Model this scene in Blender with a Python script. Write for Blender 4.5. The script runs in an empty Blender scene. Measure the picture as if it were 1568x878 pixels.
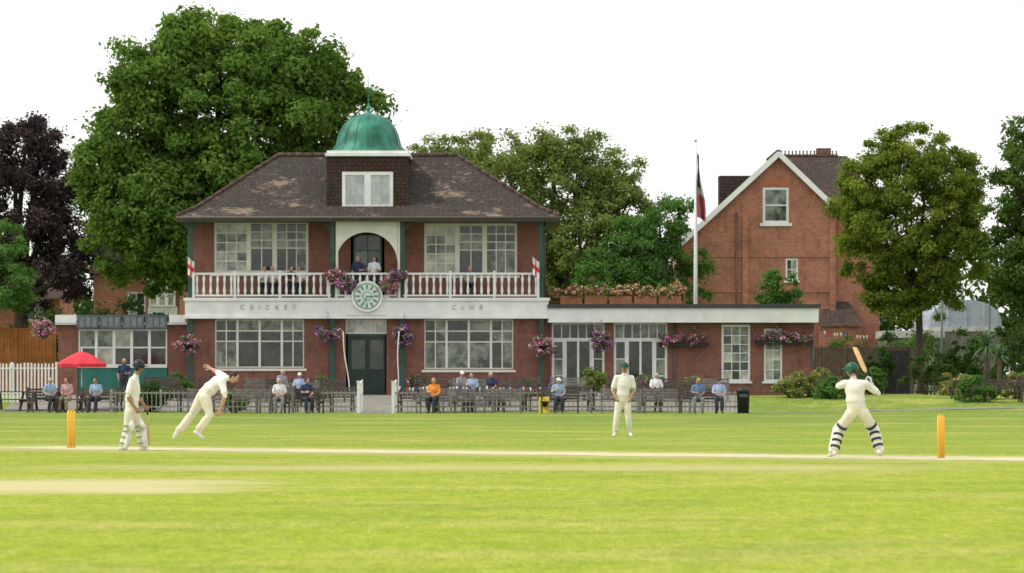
import bpy, math, random
import numpy as np
from mathutils import Vector, Matrix
random.seed(7); rng=np.random.default_rng(7)
S=bpy.context.scene
COL=S.collection
F=6500.0
def W(px,py,d):
    s=F/d
    return Vector(((px-784)/s,d,1.5+(573-py)/s))
def gz(y):
    t=min(1,max(0,(y-164)/14.0)); return 0.6*t*t*(3-2*t)
# ------------------------------------------------------------------ materials
def nt(name):
    m=bpy.data.materials.new(name); m.use_nodes=True
    n=m.node_tree; b=n.nodes['Principled BSDF']
    return m,n,b
def L(n,a,b): n.links.new(a,b)
def ramp(n,fac,stops):
    r=n.nodes.new('ShaderNodeValToRGB'); e=r.color_ramp.elements
    while len(e)<len(stops): e.new(0.5)
    for i,(p,c) in enumerate(stops):
        e[i].position=p; e[i].color=(c[0],c[1],c[2],1)
    L(n,fac,r.inputs[0]); return r.outputs[0]
def noise(n,vec,scale,detail=4,rough=.6):
    t=n.nodes.new('ShaderNodeTexNoise'); t.inputs['Scale'].default_value=scale
    t.inputs['Detail'].default_value=detail; t.inputs['Roughness'].default_value=rough
    L(n,vec,t.inputs['Vector']); return t.outputs[0]
def coords(n,kind='Object'):
    return n.nodes.new('ShaderNodeTexCoord').outputs[kind]
def mapping(n,vec,scale=(1,1,1),rot=(0,0,0),loc=(0,0,0)):
    m=n.nodes.new('ShaderNodeMapping'); m.inputs['Scale'].default_value=scale
    m.inputs['Rotation'].default_value=rot; m.inputs['Location'].default_value=loc
    L(n,vec,m.inputs['Vector']); return m.outputs[0]
def mix(n,f,a,b,mode='MIX'):
    m=n.nodes.new('ShaderNodeMix'); m.data_type='RGBA'; m.blend_type=mode
    for s,v in ((m.inputs[0],f),(m.inputs[6],a),(m.inputs[7],b)):
        if hasattr(v,'links'): L(n,v,s)
        elif isinstance(v,(int,float)): s.default_value=v
        else: s.default_value=(v[0],v[1],v[2],1)
    return m.outputs[2]
def math_(n,op,a,b=None,clamp=False):
    m=n.nodes.new('ShaderNodeMath'); m.operation=op; m.use_clamp=clamp
    for i,v in enumerate((a,b)):
        if v is None: continue
        if hasattr(v,'links'): L(n,v,m.inputs[i])
        else: m.inputs[i].default_value=v
    return m.outputs[0]
def maprange(n,v,a,b,c=0,d=1):
    m=n.nodes.new('ShaderNodeMapRange'); m.interpolation_type='SMOOTHSTEP'
    L(n,v,m.inputs[0])
    for i,x in enumerate((a,b,c,d)): m.inputs[i+1].default_value=x
    return m.outputs[0]
_mc={}
def mat(name,col,rough=.75,var=.18,scale=4,metal=0,bump=0,spec=.3):
    if name in _mc: return _mc[name]
    m,n,b=nt(name)
    c=coords(n); f=noise(n,c,scale,5)
    dark=[x*(1-var*1.3) for x in col]; lite=[min(1,x*(1+var)) for x in col]
    L(n,ramp(n,f,[(.3,dark),(.7,lite)]),b.inputs['Base Color'])
    b.inputs['Roughness'].default_value=rough; b.inputs['Metallic'].default_value=metal
    b.inputs['Specular IOR Level'].default_value=spec
    if bump:
        bp=n.nodes.new('ShaderNodeBump'); bp.inputs['Strength'].default_value=bump
        bp.inputs['Distance'].default_value=.02
        L(n,noise(n,c,scale*8,3),bp.inputs['Height']); L(n,bp.outputs[0],b.inputs['Normal'])
    _mc[name]=m; return m
def brick(name,c1,c2,mort,bw=.225,rh=.075,mw=.012,stain=(.08,.05,.04),sf=.35,bump=.3):
    m,n,b=nt(name); uv=coords(n,'UV')
    t=n.nodes.new('ShaderNodeTexBrick'); L(n,uv,t.inputs['Vector'])
    t.inputs['Scale'].default_value=1; t.inputs['Brick Width'].default_value=bw
    t.inputs['Row Height'].default_value=rh; t.inputs['Mortar Size'].default_value=mw
    t.inputs['Color1'].default_value=(*c1,1);t.inputs['Color2'].default_value=(*c2,1);t.inputs['Mortar'].default_value=(*mort,1)
    f=noise(n,uv,.9,6,.65); f=maprange(n,f,.4,.75,0,sf)
    c=mix(n,f,t.outputs[0],stain)
    f2=noise(n,uv,5,3); c=mix(n,maprange(n,f2,.45,.7,0,.4),c,[x*1.5 for x in c1])
    f4=noise(n,mapping(n,uv,(1,.4,1)),2.2,5,.7); c=mix(n,maprange(n,f4,.5,.72,0,.5),c,[x*.45 for x in c2])
    L(n,c,b.inputs['Base Color']); b.inputs['Roughness'].default_value=.9
    b.inputs['Specular IOR Level'].default_value=.15
    bp=n.nodes.new('ShaderNodeBump'); bp.inputs['Strength'].default_value=bump; bp.inputs['Distance'].default_value=.02
    bp.invert=True
    L(n,t.outputs['Fac'],bp.inputs['Height']); L(n,bp.outputs[0],b.inputs['Normal'])
    return m
BR1=brick('pavilion_brick',(.25,.088,.062),(.175,.065,.052),(.23,.16,.13))
BR2=brick('house_brick',(.44,.165,.10),(.32,.11,.07),(.40,.26,.20),sf=.45)
def rooftiles(name,base,alt,pale,pf=(.55,.66),big=.75):
    m,n,b=nt(name); uv=coords(n,'UV')
    t=n.nodes.new('ShaderNodeTexBrick'); L(n,uv,t.inputs['Vector'])
    t.inputs['Scale'].default_value=1; t.inputs['Brick Width'].default_value=.22
    t.inputs['Row Height'].default_value=.16; t.inputs['Mortar Size'].default_value=.014
    t.inputs['Color1'].default_value=(*base,1);t.inputs['Color2'].default_value=(*alt,1);t.inputs['Mortar'].default_value=(.02,.015,.012,1)
    f=noise(n,mapping(n,uv,(1,1.3,1)),big,8,.7)
    fb=noise(n,mapping(n,uv,(2.2,6,1)),1.6,3)
    f=math_(n,'ADD',f,math_(n,'MULTIPLY',math_(n,'SUBTRACT',fb,.5),.35))
    f=maprange(n,f,pf[0],pf[1],0,.85)
    c=t.outputs[0]
    f3=noise(n,uv,.45,5,.65); c=mix(n,maprange(n,f3,.4,.62,0,.6),c,(.045,.046,.040))
    f5=noise(n,mapping(n,uv,(3,1,1)),3,4,.7); c=mix(n,maprange(n,f5,.5,.7,0,.5),c,[x*1.9 for x in base])
    f6=noise(n,mapping(n,uv,(2.5,.35,1)),1.1,4,.7); c=mix(n,maprange(n,f6,.52,.72,0,.45),c,(.03,.028,.025))
    c=mix(n,f,c,pale)
    L(n,c,b.inputs['Base Color']); b.inputs['Roughness'].default_value=.95; b.inputs['Specular IOR Level'].default_value=.1
    bp=n.nodes.new('ShaderNodeBump'); bp.inputs['Strength'].default_value=.7; bp.inputs['Distance'].default_value=.04
    L(n,t.outputs['Fac'],bp.inputs['Height']); bp.invert=True; L(n,bp.outputs[0],b.inputs['Normal'])
    return m
ROOF=rooftiles('clay_roof_tiles',(.082,.064,.057),(.055,.048,.046),(.26,.195,.155),(.545,.645),.42)
ROOF2=rooftiles('house_roof_tiles',(.11,.075,.065),(.075,.058,.052),(.2,.15,.1),(.62,.75))
HUNG=rooftiles('hung_tiles',(.075,.042,.036),(.055,.036,.032),(.12,.08,.06),(.6,.8))
WHITE=mat('white_paint',(.74,.75,.74),.5,.09,1.5)
CREAM=mat('cream_paint',(.68,.67,.60),.5,.09,2)
GREEN=mat('green_paint',(.03,.085,.07),.45,.2,3)
DGREEN=mat('dark_green_door_paint',(.018,.035,.028),.4,.2,3)
COPPER=mat('verdigris_copper',(.032,.185,.125),.5,.45,1.6,bump=.2)
FELT=mat('roofing_felt',(.05,.055,.06),.8)
GREY=mat('grey_panel',(.10,.12,.14),.4,.3,2)
WOODG=mat('weathered_wood',(.30,.29,.275),.85,.35,8)
WOODS=mat('silvered_teak',(.20,.185,.17),.85,.35,5)
WOODD=mat('dark_stained_wood',(.10,.08,.068),.8,.35,6)
WOODO=mat('orange_timber',(.42,.16,.05),.8,.2,3)
WOODB=mat('brown_fence_timber',(.14,.10,.075),.85,.3,4)
PAVE=mat('paving_stone',(.22,.21,.18),.9,.2,2,bump=.2)
BLACK=mat('black_plastic',(.02,.02,.022),.5)
STEEL=mat('painted_steel',(.10,.13,.12),.5)
STUMP=mat('yellow_varnished_ash',(.85,.48,.06),.4,.08,9)
WILLOW=mat('willow_bat_wood',(.62,.40,.18),.5,.12,6)
RED=mat('red_cloth',(.60,.04,.06),.8,.25,2.5)
BLUE=mat('blue_cloth',(.05,.09,.30),.8)
YEL=mat('yellow_plastic',(.75,.55,.05),.5)
TERRA=mat('terracotta',(.35,.15,.08),.9)
BARK=mat('tree_bark',(.085,.065,.05),.95,.35,3,bump=.5)
def glass(name,c,c2,rough=.08):
    m,n,b=nt(name); co=coords(n); f=noise(n,mapping(n,co,(1,1,.8)),1.9,6,.75)
    L(n,ramp(n,f,[(.40,c),(.60,c2)]),b.inputs['Base Color']); b.inputs['Roughness'].default_value=rough
    b.inputs['Specular IOR Level'].default_value=.6
    return m
G_DARK=glass('window_glass_dark',(.012,.015,.014),(.05,.062,.05))
G_MID=glass('window_glass_painted_reflection',(.028,.038,.03),(.24,.27,.22))  # reflections painted as pale noise tones in the base colour
G_PALE=glass('window_glass_with_blind',(.22,.23,.19),(.52,.52,.43))
# ------------------------------------------------------------------ mesh builder
class MB:
    def __init__(s): s.v=[];s.f=[];s.m=[];s.sm=[]
    def face(s,pts,m=0,sm=False):
        i=len(s.v); s.v+= [tuple(p) for p in pts]; s.f.append(tuple(range(i,i+len(pts)))); s.m.append(m); s.sm.append(sm)
    def box(s,x0,x1,y0,y1,z0,z1,m=0):
        if x0>x1:x0,x1=x1,x0
        if y0>y1:y0,y1=y1,y0
        if z0>z1:z0,z1=z1,z0
        i=len(s.v)
        s.v+=[(x0,y0,z0),(x1,y0,z0),(x1,y1,z0),(x0,y1,z0),(x0,y0,z1),(x1,y0,z1),(x1,y1,z1),(x0,y1,z1)]
        for f in ((0,3,2,1),(4,5,6,7),(0,1,5,4),(1,2,6,5),(2,3,7,6),(3,0,4,7)):
            s.f.append(tuple(i+k for k in f)); s.m.append(m); s.sm.append(False)
    def beam(s,p0,p1,w,h,m=0,up=(0,0,1)):
        p0=Vector(p0);p1=Vector(p1);t=(p1-p0).normalized();u=Vector(up)
        a=t.cross(u)
        if a.length<1e-4: a=t.cross(Vector((0,1,0)))
        a.normalize(); b=a.cross(t)
        i=len(s.v)
        for p in (p0,p1):
            for sa,sb in ((-1,-1),(1,-1),(1,1),(-1,1)):
                s.v.append(tuple(p+a*sa*w/2+b*sb*h/2))
        for f in ((0,1,2,3),(7,6,5,4),(0,4,5,1),(1,5,6,2),(2,6,7,3),(3,7,4,0)):
            s.f.append(tuple(i+k for k in f)); s.m.append(m); s.sm.append(False)
    def tube(s,nodes,m=0,n=10,lat=None,sm=True):
        P=[Vector(q[0]) for q in nodes]; i0=len(s.v)
        for k,q in enumerate(nodes):
            t=(P[min(k+1,len(P)-1)]-P[max(k-1,0)])
            if t.length<1e-6: t=Vector((0,0,1))
            t.normalize()
            a=Vector(lat) if lat is not None else (Vector((1,0,0)) if abs(t.x)<.8 else Vector((0,1,0)))
            a=a-t*a.dot(t)
            if a.length<.05: a=t.orthogonal()
            a.normalize(); b=t.cross(a)
            for j in range(n):
                an=2*math.pi*j/n
                s.v.append(tuple(P[k]+a*q[1]*math.cos(an)+b*q[2]*math.sin(an)))
        for k in range(len(nodes)-1):
            for j in range(n):
                j2=(j+1)%n; a=i0+k*n
                s.f.append((a+j,a+j2,a+n+j2,a+n+j)); s.m.append(m); s.sm.append(sm)
        s.f.append(tuple(i0+j for j in reversed(range(n)))); s.m.append(m); s.sm.append(False)
        e=i0+(len(nodes)-1)*n
        s.f.append(tuple(e+j for j in range(n))); s.m.append(m); s.sm.append(False)
    def cyl(s,p0,p1,r0,r1=None,n=10,m=0):
        r1=r0 if r1 is None else r1
        s.tube([(p0,r0,r0),(p1,r1,r1)],m,n)
    def ell(s,c,r,m=0,nu=12,nv=8,R=None,fn=None,zmin=-2):
        i0=len(s.v); c=Vector(c)
        for k in range(nv+1):
            ph=-math.pi/2+math.pi*k/nv
            for j in range(nu):
                th=2*math.pi*j/nu
                p=Vector((math.cos(ph)*math.cos(th),math.cos(ph)*math.sin(th),max(zmin,math.sin(ph))))
                if fn: p=fn(p)
                p=Vector((p.x*r[0],p.y*r[1],p.z*r[2]))
                if R is not None: p=R@p
                s.v.append(tuple(c+p))
        for k in range(nv):
            for j in range(nu):
                j2=(j+1)%nu;a=i0+k*nu
                s.f.append((a+j,a+j2,a+nu+j2,a+nu+j)); s.m.append(m); s.sm.append(True)
    def lathe(s,prof,c,n=24,m=0):
        i0=len(s.v)
        for r,z in prof:
            for j in range(n):
                an=2*math.pi*(j+.5)/n; s.v.append((c[0]+r*math.cos(an),c[1]+r*math.sin(an),c[2]+z))
        for k in range(len(prof)-1):
            for j in range(n):
                j2=(j+1)%n;a=i0+k*n
                s.f.append((a+j,a+j2,a+n+j2,a+n+j)); s.m.append(m); s.sm.append(True)
    def wall(s,x0,x1,z0,z1,y,ops,m=0,rev=.12,mr=None):
        xs=sorted({x0,x1}|{o[0] for o in ops}|{o[1] for o in ops}); zs=sorted({z0,z1}|{o[2] for o in ops}|{o[3] for o in ops})
        for i in range(len(xs)-1):
            for j in range(len(zs)-1):
                cx=(xs[i]+xs[i+1])/2;cz=(zs[j]+zs[j+1])/2
                if any(o[0]<cx<o[1] and o[2]<cz<o[3] for o in ops): continue
                s.face([(xs[i],y,zs[j]),(xs[i+1],y,zs[j]),(xs[i+1],y,zs[j+1]),(xs[i],y,zs[j+1])],m)
        for o in ops:
            a,b,c,d=o; y2=y+rev
            s.face([(a,y,c),(a,y,d),(a,y2,d),(a,y2,c)],m); s.face([(b,y,c),(b,y2,c),(b,y2,d),(b,y,d)],m)
            s.face([(a,y,c),(a,y2,c),(b,y2,c),(b,y,c)],m); s.face([(a,y,d),(b,y,d),(b,y2,d),(a,y2,d)],m)
    def build(s,name,mats,parent=None,loc=None,uv=True):
        me=bpy.data.meshes.new(name); me.from_pydata(s.v,[],s.f)
        for m in mats: me.materials.append(m)
        me.polygons.foreach_set('material_index',s.m); me.polygons.foreach_set('use_smooth',s.sm)
        if uv:
            l=me.uv_layers.new(name='UVMap'); Z=Vector((0,0,1))
            out=np.zeros((len(me.loops),2),dtype=np.float32)
            for p in me.polygons:
                n=p.normal
                if abs(n.z)<.98:
                    u=Z.cross(n).normalized(); v=n.cross(u)
                else: u=Vector((1,0,0)); v=Vector((0,1,0))
                for li in p.loop_indices:
                    co=me.vertices[me.loops[li].vertex_index].co; out[li]=(co.dot(u),co.dot(v))
            l.data.foreach_set('uv',out.ravel())
        me.update()
        ob=bpy.data.objects.new(name,me); COL.objects.link(ob)
        if parent: ob.parent=parent
        if loc is not None: ob.location=loc
        return ob
def empty(name,loc=(0,0,0),rz=0):
    e=bpy.data.objects.new(name,None); e.empty_display_size=.3; COL.objects.link(e); e.location=loc; e.rotation_euler=(0,0,rz); return e
# ------------------------------------------------------------------ windows
def window(fr,gl,x0,x1,z0,z1,y,cols=2,rows=2,fw=.07,bw=.03,pick=(0,1,2),transom=None):
    yf=y-.06
    fr.box(x0,x0+fw,yf,y,z0,z1); fr.box(x1-fw,x1,yf,y,z0,z1)
    fr.box(x0+fw,x1-fw,yf+.004,y,z0,z0+fw); fr.box(x0+fw,x1-fw,yf+.004,y,z1-fw,z1)
    ax0,ax1,az0,az1=x0+fw,x1-fw,z0+fw,z1-fw
    xs=[ax0+(ax1-ax0)*i/cols for i in range(cols+1)]
    if transom:
        zt=az0+(az1-az0)*transom; zs=[az0,zt]+[zt+(az1-zt)*(k+1)/(rows-1) for k in range(rows-1)]
    else: zs=[az0+(az1-az0)*i/rows for i in range(rows+1)]
    for x in xs[1:-1]: fr.box(x-bw/2,x+bw/2,yf+.02,y,az0,az1)
    for z in zs[1:-1]: fr.box(ax0,ax1,yf+.024,y+.002,z-bw/2,z+bw/2)
    rowpick=[random.choice(pick) for _ in zs]
    for i in range(cols):
        for j in range(len(zs)-1):
            a=random.uniform(-.006,.006)
            k=rowpick[j] if random.random()<.65 else random.choice(pick)
            gl.face([(xs[i],y-.01+a,zs[j]),(xs[i+1],y-.01-a,zs[j]),(xs[i+1],y-.01-a,zs[j+1]),(xs[i],y-.01+a,zs[j+1])],k)
GL=[G_DARK,G_MID,G_PALE]
# ------------------------------------------------------------------ foliage
def leafmat(name,dark,mid,light,trans=.35):
    m=bpy.data.materials.new(name); m.use_nodes=True; n=m.node_tree; n.nodes.clear()
    o=n.nodes.new('ShaderNodeOutputMaterial'); a=n.nodes.new('ShaderNodeAttribute'); a.attribute_name='tone'
    c=ramp(n,a.outputs['Fac'],[(0,dark),(.5,mid),(1,light)])
    d=n.nodes.new('ShaderNodeBsdfDiffuse'); t=n.nodes.new('ShaderNodeBsdfTranslucent')
    L(n,c,d.inputs[0]); tc=mix(n,1.0,c,(1.3,1.35,.7),'MULTIPLY'); L(n,tc,t.inputs[0])
    x=n.nodes.new('ShaderNodeMixShader'); x.inputs[0].default_value=trans; L(n,d.outputs[0],x.inputs[1]); L(n,t.outputs[0],x.inputs[2])
    L(n,x.outputs[0],o.inputs[0]); return m
LF_CHEST=leafmat('chestnut_leaves',(.06,.115,.03),(.125,.21,.045),(.21,.32,.07),.4)
LF_LIME=leafmat('lime_leaves',(.10,.14,.05),(.20,.255,.08),(.32,.38,.13),.42)
LF_GOLD=leafmat('robinia_leaves',(.08,.12,.025),(.165,.225,.04),(.30,.34,.065),.42)
LF_GREEN=leafmat('bright_leaves',(.055,.12,.035),(.10,.20,.055),(.17,.29,.075))
LF_SYC=leafmat('sycamore_leaves',(.045,.085,.022),(.085,.145,.035),(.14,.215,.05))
LF_DARK=leafmat('dark_leaves',(.02,.05,.015),(.04,.085,.022),(.08,.14,.035))
LF_COP=leafmat('copper_beech_leaves',(.034,.027,.033),(.07,.053,.06),(.13,.10,.105),.25)
LF_HEDGE=leafmat('hedge_leaves',(.03,.06,.018),(.06,.105,.028),(.11,.17,.04))
FL_PINK=leafmat('pink_flowers',(.50,.05,.25),(.70,.22,.48),(.85,.6,.72),.2)
FL_MIX=leafmat('mixed_flowers',(.6,.10,.08),(.8,.38,.32),(.85,.75,.65),.2)
FL_PURP=leafmat('purple_flowers',(.22,.05,.40),(.50,.12,.45),(.75,.4,.65),.2)
def leaves(name,C,N,size,tone,mats,mi=None,parent=None,asp=.55):
    n=len(C); N=N/np.maximum(1e-6,np.linalg.norm(N,axis=1,keepdims=True))
    R=rng.normal(size=(n,3)); T=np.cross(N,R); T/=np.maximum(1e-6,np.linalg.norm(T,axis=1,keepdims=True)); B=np.cross(N,T)
    sz=size[:,None]
    V=np.stack([C-T*sz*.5,C-B*sz*.5*asp+N*sz*.08,C+T*sz*.5-N*sz*.1,C+B*sz*.5*asp+N*sz*.08],axis=1).reshape(-1,3).astype(np.float32)
    me=bpy.data.meshes.new(name); me.vertices.add(4*n); me.vertices.foreach_set('co',V.ravel())
    me.loops.add(4*n); me.loops.foreach_set('vertex_index',np.arange(4*n,dtype=np.int32))
    me.polygons.add(n); me.polygons.foreach_set('loop_start',np.arange(0,4*n,4,dtype=np.int32))
    for m in mats: me.materials.append(m)
    if mi is not None: me.polygons.foreach_set('material_index',mi.astype(np.int32))
    at=me.attributes.new('tone','FLOAT','FACE'); at.data.foreach_set('value',np.clip(tone,0,1).astype(np.float32))
    me.update(calc_edges=True)
    ob=bpy.data.objects.new(name,me); COL.objects.link(ob)
    if parent: ob.parent=parent
    return ob
def crown(lobes,nclump,per,cr,lsize,up=.4,inner=.25,droop=0):
    L_=np.array(lobes,float); w=L_[:,3]*L_[:,4]+L_[:,4]*L_[:,5]; w/=w.sum()
    Cs=[];Os=[]
    tries=0
    while len(Cs)<nclump and tries<nclump*12:
        tries+=1
        k=rng.choice(len(L_),p=w); d=rng.normal(size=3); d/=np.linalg.norm(d)
        if d[2]<-.6 and rng.random()<.4: continue
        r=rng.uniform(.72,1.03) if rng.random()>inner else rng.uniform(.3,.75)
        p=L_[k,:3]+d*L_[k,3:6]*r
        q=(p-L_[:,:3])/L_[:,3:6]; inside=(np.linalg.norm(q,axis=1)<.6)
        inside[k]=False
        if inside.any() and rng.random()>.25: continue
        Cs.append(p);Os.append(d)
    Cs=np.array(Cs);Os=np.array(Os); m=len(Cs)
    rc=rng.uniform(cr*.45,cr*1.3,m); ct=rng.normal(.5,.12,m)
    idx=np.repeat(np.arange(m),per); n=len(idx)
    D=rng.normal(size=(n,3))+Os[idx]*.5; D[:,2]+=up; D/=np.linalg.norm(D,axis=1,keepdims=True)
    rr=rc[idx]*(rng.uniform(.25,1.0,n)+.55*rng.random(n)**4)
    P=Cs[idx]+D*rr[:,None]*np.array([1.08,1.08,.78]); P[:,2]-=droop*rng.random(n)**2*rc[idx]
    N=D+rng.normal(size=(n,3))*.7; N[:,2]+=.25
    tone=ct[idx]+rng.normal(0,.17,n); size=lsize*rng.uniform(.6,1.3,n)
    return P,N,size,tone,Cs
def tree(name,d,lobes_px,lm,base_px,trunk_r=.35,nclump=120,per=300,cr=1.0,lsize=.26,inner=.25,squash=1.0,droop=0,limbs=14):
    s=F/d; base=Vector(((base_px-784)/s,d,gz(d)-.05))
    e=empty(name,base)
    lob=[]
    for t in lobes_px:
        cx,cy,r=t[:3]; dy=t[3] if len(t)>3 else random.uniform(-1.3,1.3)
        p=W(cx,cy,d); lob.append((p.x-base.x,dy,p.z-base.z,r/s,r/s*.9,r/s*squash))
    P,N,sz,tone,Cs=crown(lob,nclump,per,cr,lsize,inner=inner,droop=droop)
    leaves('foliage',P,N,sz,tone,[lm],parent=e)
    mb=MB(); zmin=min(l[2]-l[5] for l in lob); fork=Vector((np.mean([l[0] for l in lob])*.3,0,max(1.6,zmin+.6)))
    mb.tube([((0,0,-.2),trunk_r*1.5,trunk_r*1.5),((0,0,.4),trunk_r*1.05,trunk_r*1.05),(fork,trunk_r*.8,trunk_r*.8)],0,12)
    for l in lob:
        c=Vector(l[:3]); mid=fork.lerp(c,.5)+Vector((random.uniform(-.4,.4),random.uniform(-.4,.4),-.2))
        mb.tube([(fork-Vector((0,0,.3)),trunk_r*.6,trunk_r*.6),(mid,trunk_r*.38,trunk_r*.38),(c,trunk_r*.16,trunk_r*.16)],0,8)
    for k in rng.choice(len(Cs),min(len(Cs),limbs*3),replace=False):
        c=Vector(Cs[k]); l=min(lob,key=lambda l:(Vector(l[:3])-c).length); a=fork.lerp(Vector(l[:3]),.75)
        mb.tube([(a,trunk_r*.22,trunk_r*.22),(a.lerp(c,.55)+Vector((0,0,-.1)),trunk_r*.12,trunk_r*.12),(c,.02,.02)],0,6)
    mb.build('trunk_and_limbs',[BARK],e,uv=False)
    return e
def bush(name,loc,lob,lm,nclump=22,per=120,cr=.3,lsize=.11,flower=None,ff=.2,stem=True):
    e=empty(name,loc)
    P,N,sz,tone,Cs=crown(lob,nclump,per,cr,lsize,inner=.3)
    mats=[lm]; mi=np.zeros(len(P))
    if flower:
        mats.append(flower); mi=(rng.random(len(P))<ff).astype(int); tone=np.where(mi==1,rng.random(len(P)),tone)
    leaves('foliage',P,N,sz,tone,mats,mi,parent=e,asp=.75)
    if stem:
        mb=MB()
        for k in range(0,len(Cs),3):
            c=Vector(Cs[k]); mb.tube([((c.x*.25,c.y*.25,-.05),.02,.02),(tuple(c),.008,.008)],0,6)
        mb.build('stems',[BARK],e,uv=False)
    return e
# ================================================================== GROUND
def ground():
    ys=[-250,0,20,60,100,140,162,164,166,168,170,172,174,176,178,180,200,240,400,900,3000]
    xs=[-2500,-600,-200,-60,-20,0,20,60,200,600,2500]
    v=[(x,y,gz(y)) for y in ys for x in xs]; f=[]; nx=len(xs)
    for j in range(len(ys)-1):
        for i in range(nx-1): a=j*nx+i; f.append((a,a+1,a+nx+1,a+nx))
    me=bpy.data.meshes.new('ground'); me.from_pydata(v,[],f)
    for p in me.polygons: p.use_smooth=True
    m,n,b=nt('outfield_grass'); c=coords(n)
    sep=n.nodes.new('ShaderNodeSeparateXYZ'); L(n,c,sep.inputs[0]); X,Y=sep.outputs[0],sep.outputs[1]
    big=noise(n,mapping(n,c,(.09,.10,1)),1,5,.6)
    yj=math_(n,'ADD',Y,math_(n,'MULTIPLY',math_(n,'SUBTRACT',big,.5),70))
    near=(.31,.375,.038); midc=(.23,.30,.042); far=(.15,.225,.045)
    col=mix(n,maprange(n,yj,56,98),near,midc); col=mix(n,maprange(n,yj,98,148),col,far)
    st=noise(n,mapping(n,c,(.16,.22,1)),1,7,.7)
    col=mix(n,maprange(n,st,.45,.68,0,.75),col,(.43,.41,.12))
    st2=noise(n,mapping(n,c,(.24,.28,1),loc=(3,7,0)),1,6,.65)
    col=mix(n,maprange(n,st2,.48,.7,0,.55),col,(.15,.25,.025))
    md=noise(n,mapping(n,c,(1.1,.3,1)),1.4,6,.75); col=mix(n,maprange(n,md,.42,.68,0,.45),col,(.18,.27,.015))
    md2=noise(n,mapping(n,c,(1,.25,1),loc=(11,2,0)),4.5,5,.75); col=mix(n,maprange(n,md2,.48,.68,0,.42),col,(.44,.42,.13))
    # turf grain: the standing blades and tufts as they read at grazing view
    fine=noise(n,mapping(n,c,(1,.09,1)),26,5,.85)
    col=mix(n,1.0,col,ramp(n,fine,[(.3,(.60,.66,.5)),(.7,(1.32,1.27,1.4))]),'MULTIPLY')
    fine2=noise(n,mapping(n,c,(1,.14,1)),7,4,.7)
    col=mix(n,1.0,col,ramp(n,fine2,[(.35,(.86,.9,.8)),(.65,(1.12,1.08,1.15))]),'MULTIPLY')
    ang=math.atan2(75.6-86.1,7.64+8.94)
    vr=n.nodes.new('ShaderNodeVectorRotate'); vr.rotation_type='Z_AXIS'; vr.inputs['Center'].default_value=(-.65,80.85,0); vr.inputs['Angle'].default_value=-ang
    L(n,c,vr.inputs['Vector']); sp=n.nodes.new('ShaderNodeSeparateXYZ'); L(n,vr.outputs[0],sp.inputs[0])
    lx=math_(n,'ABSOLUTE',math_(n,'ADD',sp.outputs[0],.65)); ly=math_(n,'ABSOLUTE',math_(n,'SUBTRACT',sp.outputs[1],80.85))
    nz=math_(n,'MULTIPLY',math_(n,'SUBTRACT',noise(n,mapping(n,c,(.35,1.2,1)),1,6,.75),.5),6)
    w=math_(n,'MULTIPLY',maprange(n,math_(n,'ADD',ly,nz),1.4,4.4,1,0),maprange(n,math_(n,'ADD',lx,nz),11,15,1,0))
    col=mix(n,math_(n,'MULTIPLY',w,.6),col,(.43,.41,.17))
    gx=maprange(n,math_(n,'ADD',X,nz),-5.0,-2.6,1,0)
    gy=math_(n,'ABSOLUTE',math_(n,'SUBTRACT',Y,56.8))
    gy=maprange(n,math_(n,'ADD',gy,math_(n,'MULTIPLY',nz,.9)),1.8,4.8,1,0)
    g=math_(n,'MULTIPLY',gx,gy); col=mix(n,math_(n,'MULTIPLY',g,.88),col,(.54,.48,.26))
    gy=maprange(n,math_(n,'ADD',math_(n,'ABSOLUTE',math_(n,'SUBTRACT',Y,68.0)),nz),.3,3.8,1,0)
    gx=maprange(n,math_(n,'ADD',math_(n,'ABSOLUTE',X),nz),4,9,1,0)
    col=mix(n,math_(n,'MULTIPLY',math_(n,'MULTIPLY',gx,gy),.62),col,(.50,.44,.22))
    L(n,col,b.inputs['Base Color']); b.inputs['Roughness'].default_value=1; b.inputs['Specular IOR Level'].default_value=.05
    bp=n.nodes.new('ShaderNodeBump'); bp.inputs['Strength'].default_value=.6; bp.inputs['Distance'].default_value=.03
    L(n,fine,bp.inputs['Height']); L(n,bp.outputs[0],b.inputs['Normal'])
    me.materials.append(m); o=bpy.data.objects.new('ground',me); COL.objects.link(o)
ground()
PA=Vector((-8.94,86.1,0)); PB=Vector((7.64,75.6,0)); PD=(PB-PA).normalized(); PN=Vector((-PD.y,PD.x,0))
def pitch():
    m,n,b=nt('worn_pitch_soil'); c=coords(n)
    f=noise(n,mapping(n,c,(.7,1.6,1)),1.3,7,.75); col=ramp(n,f,[(.3,(.36,.37,.13)),(.48,(.50,.46,.26)),(.7,(.56,.50,.34))])
    L(n,col,b.inputs['Base Color']); b.inputs['Roughness'].default_value=1
    v=[];f=[]; N=90; a=PA-PD*1.3; bb=PB+PD*3.5
    for i in range(N+1):
        p=a.lerp(bb,i/N)
        for sgn in (-1,1):
            q=p+PN*sgn*(1.45+random.uniform(-.25,.2)); v.append((q.x,q.y,.004))
    for i in range(N): f.append((2*i,2*i+1,2*i+3,2*i+2))
    me=bpy.data.meshes.new('cricket_pitch'); me.from_pydata(v,[],f); me.materials.append(m)
    o=bpy.data.objects.new('cricket_pitch',me); COL.objects.link(o)
    mb=MB()
    def strip(p,q,w):
        t=(q-p).normalized(); k=Vector((-t.y,t.x,0))*w/2
        mb.face([(p-k)+Vector((0,0,.008)),(p+k)+Vector((0,0,.008)),(q+k)+Vector((0,0,.008)),(q-k)+Vector((0,0,.008))])
    for P,sg in ((PA,1),(PB,-1)):
        for off,h in ((0,1.32),(1.22,1.83)):
            c=P+PD*sg*off; strip(c-PN*h,c+PN*h,.05)
    mb.build('crease_lines',[WHITE])
pitch()
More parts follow.
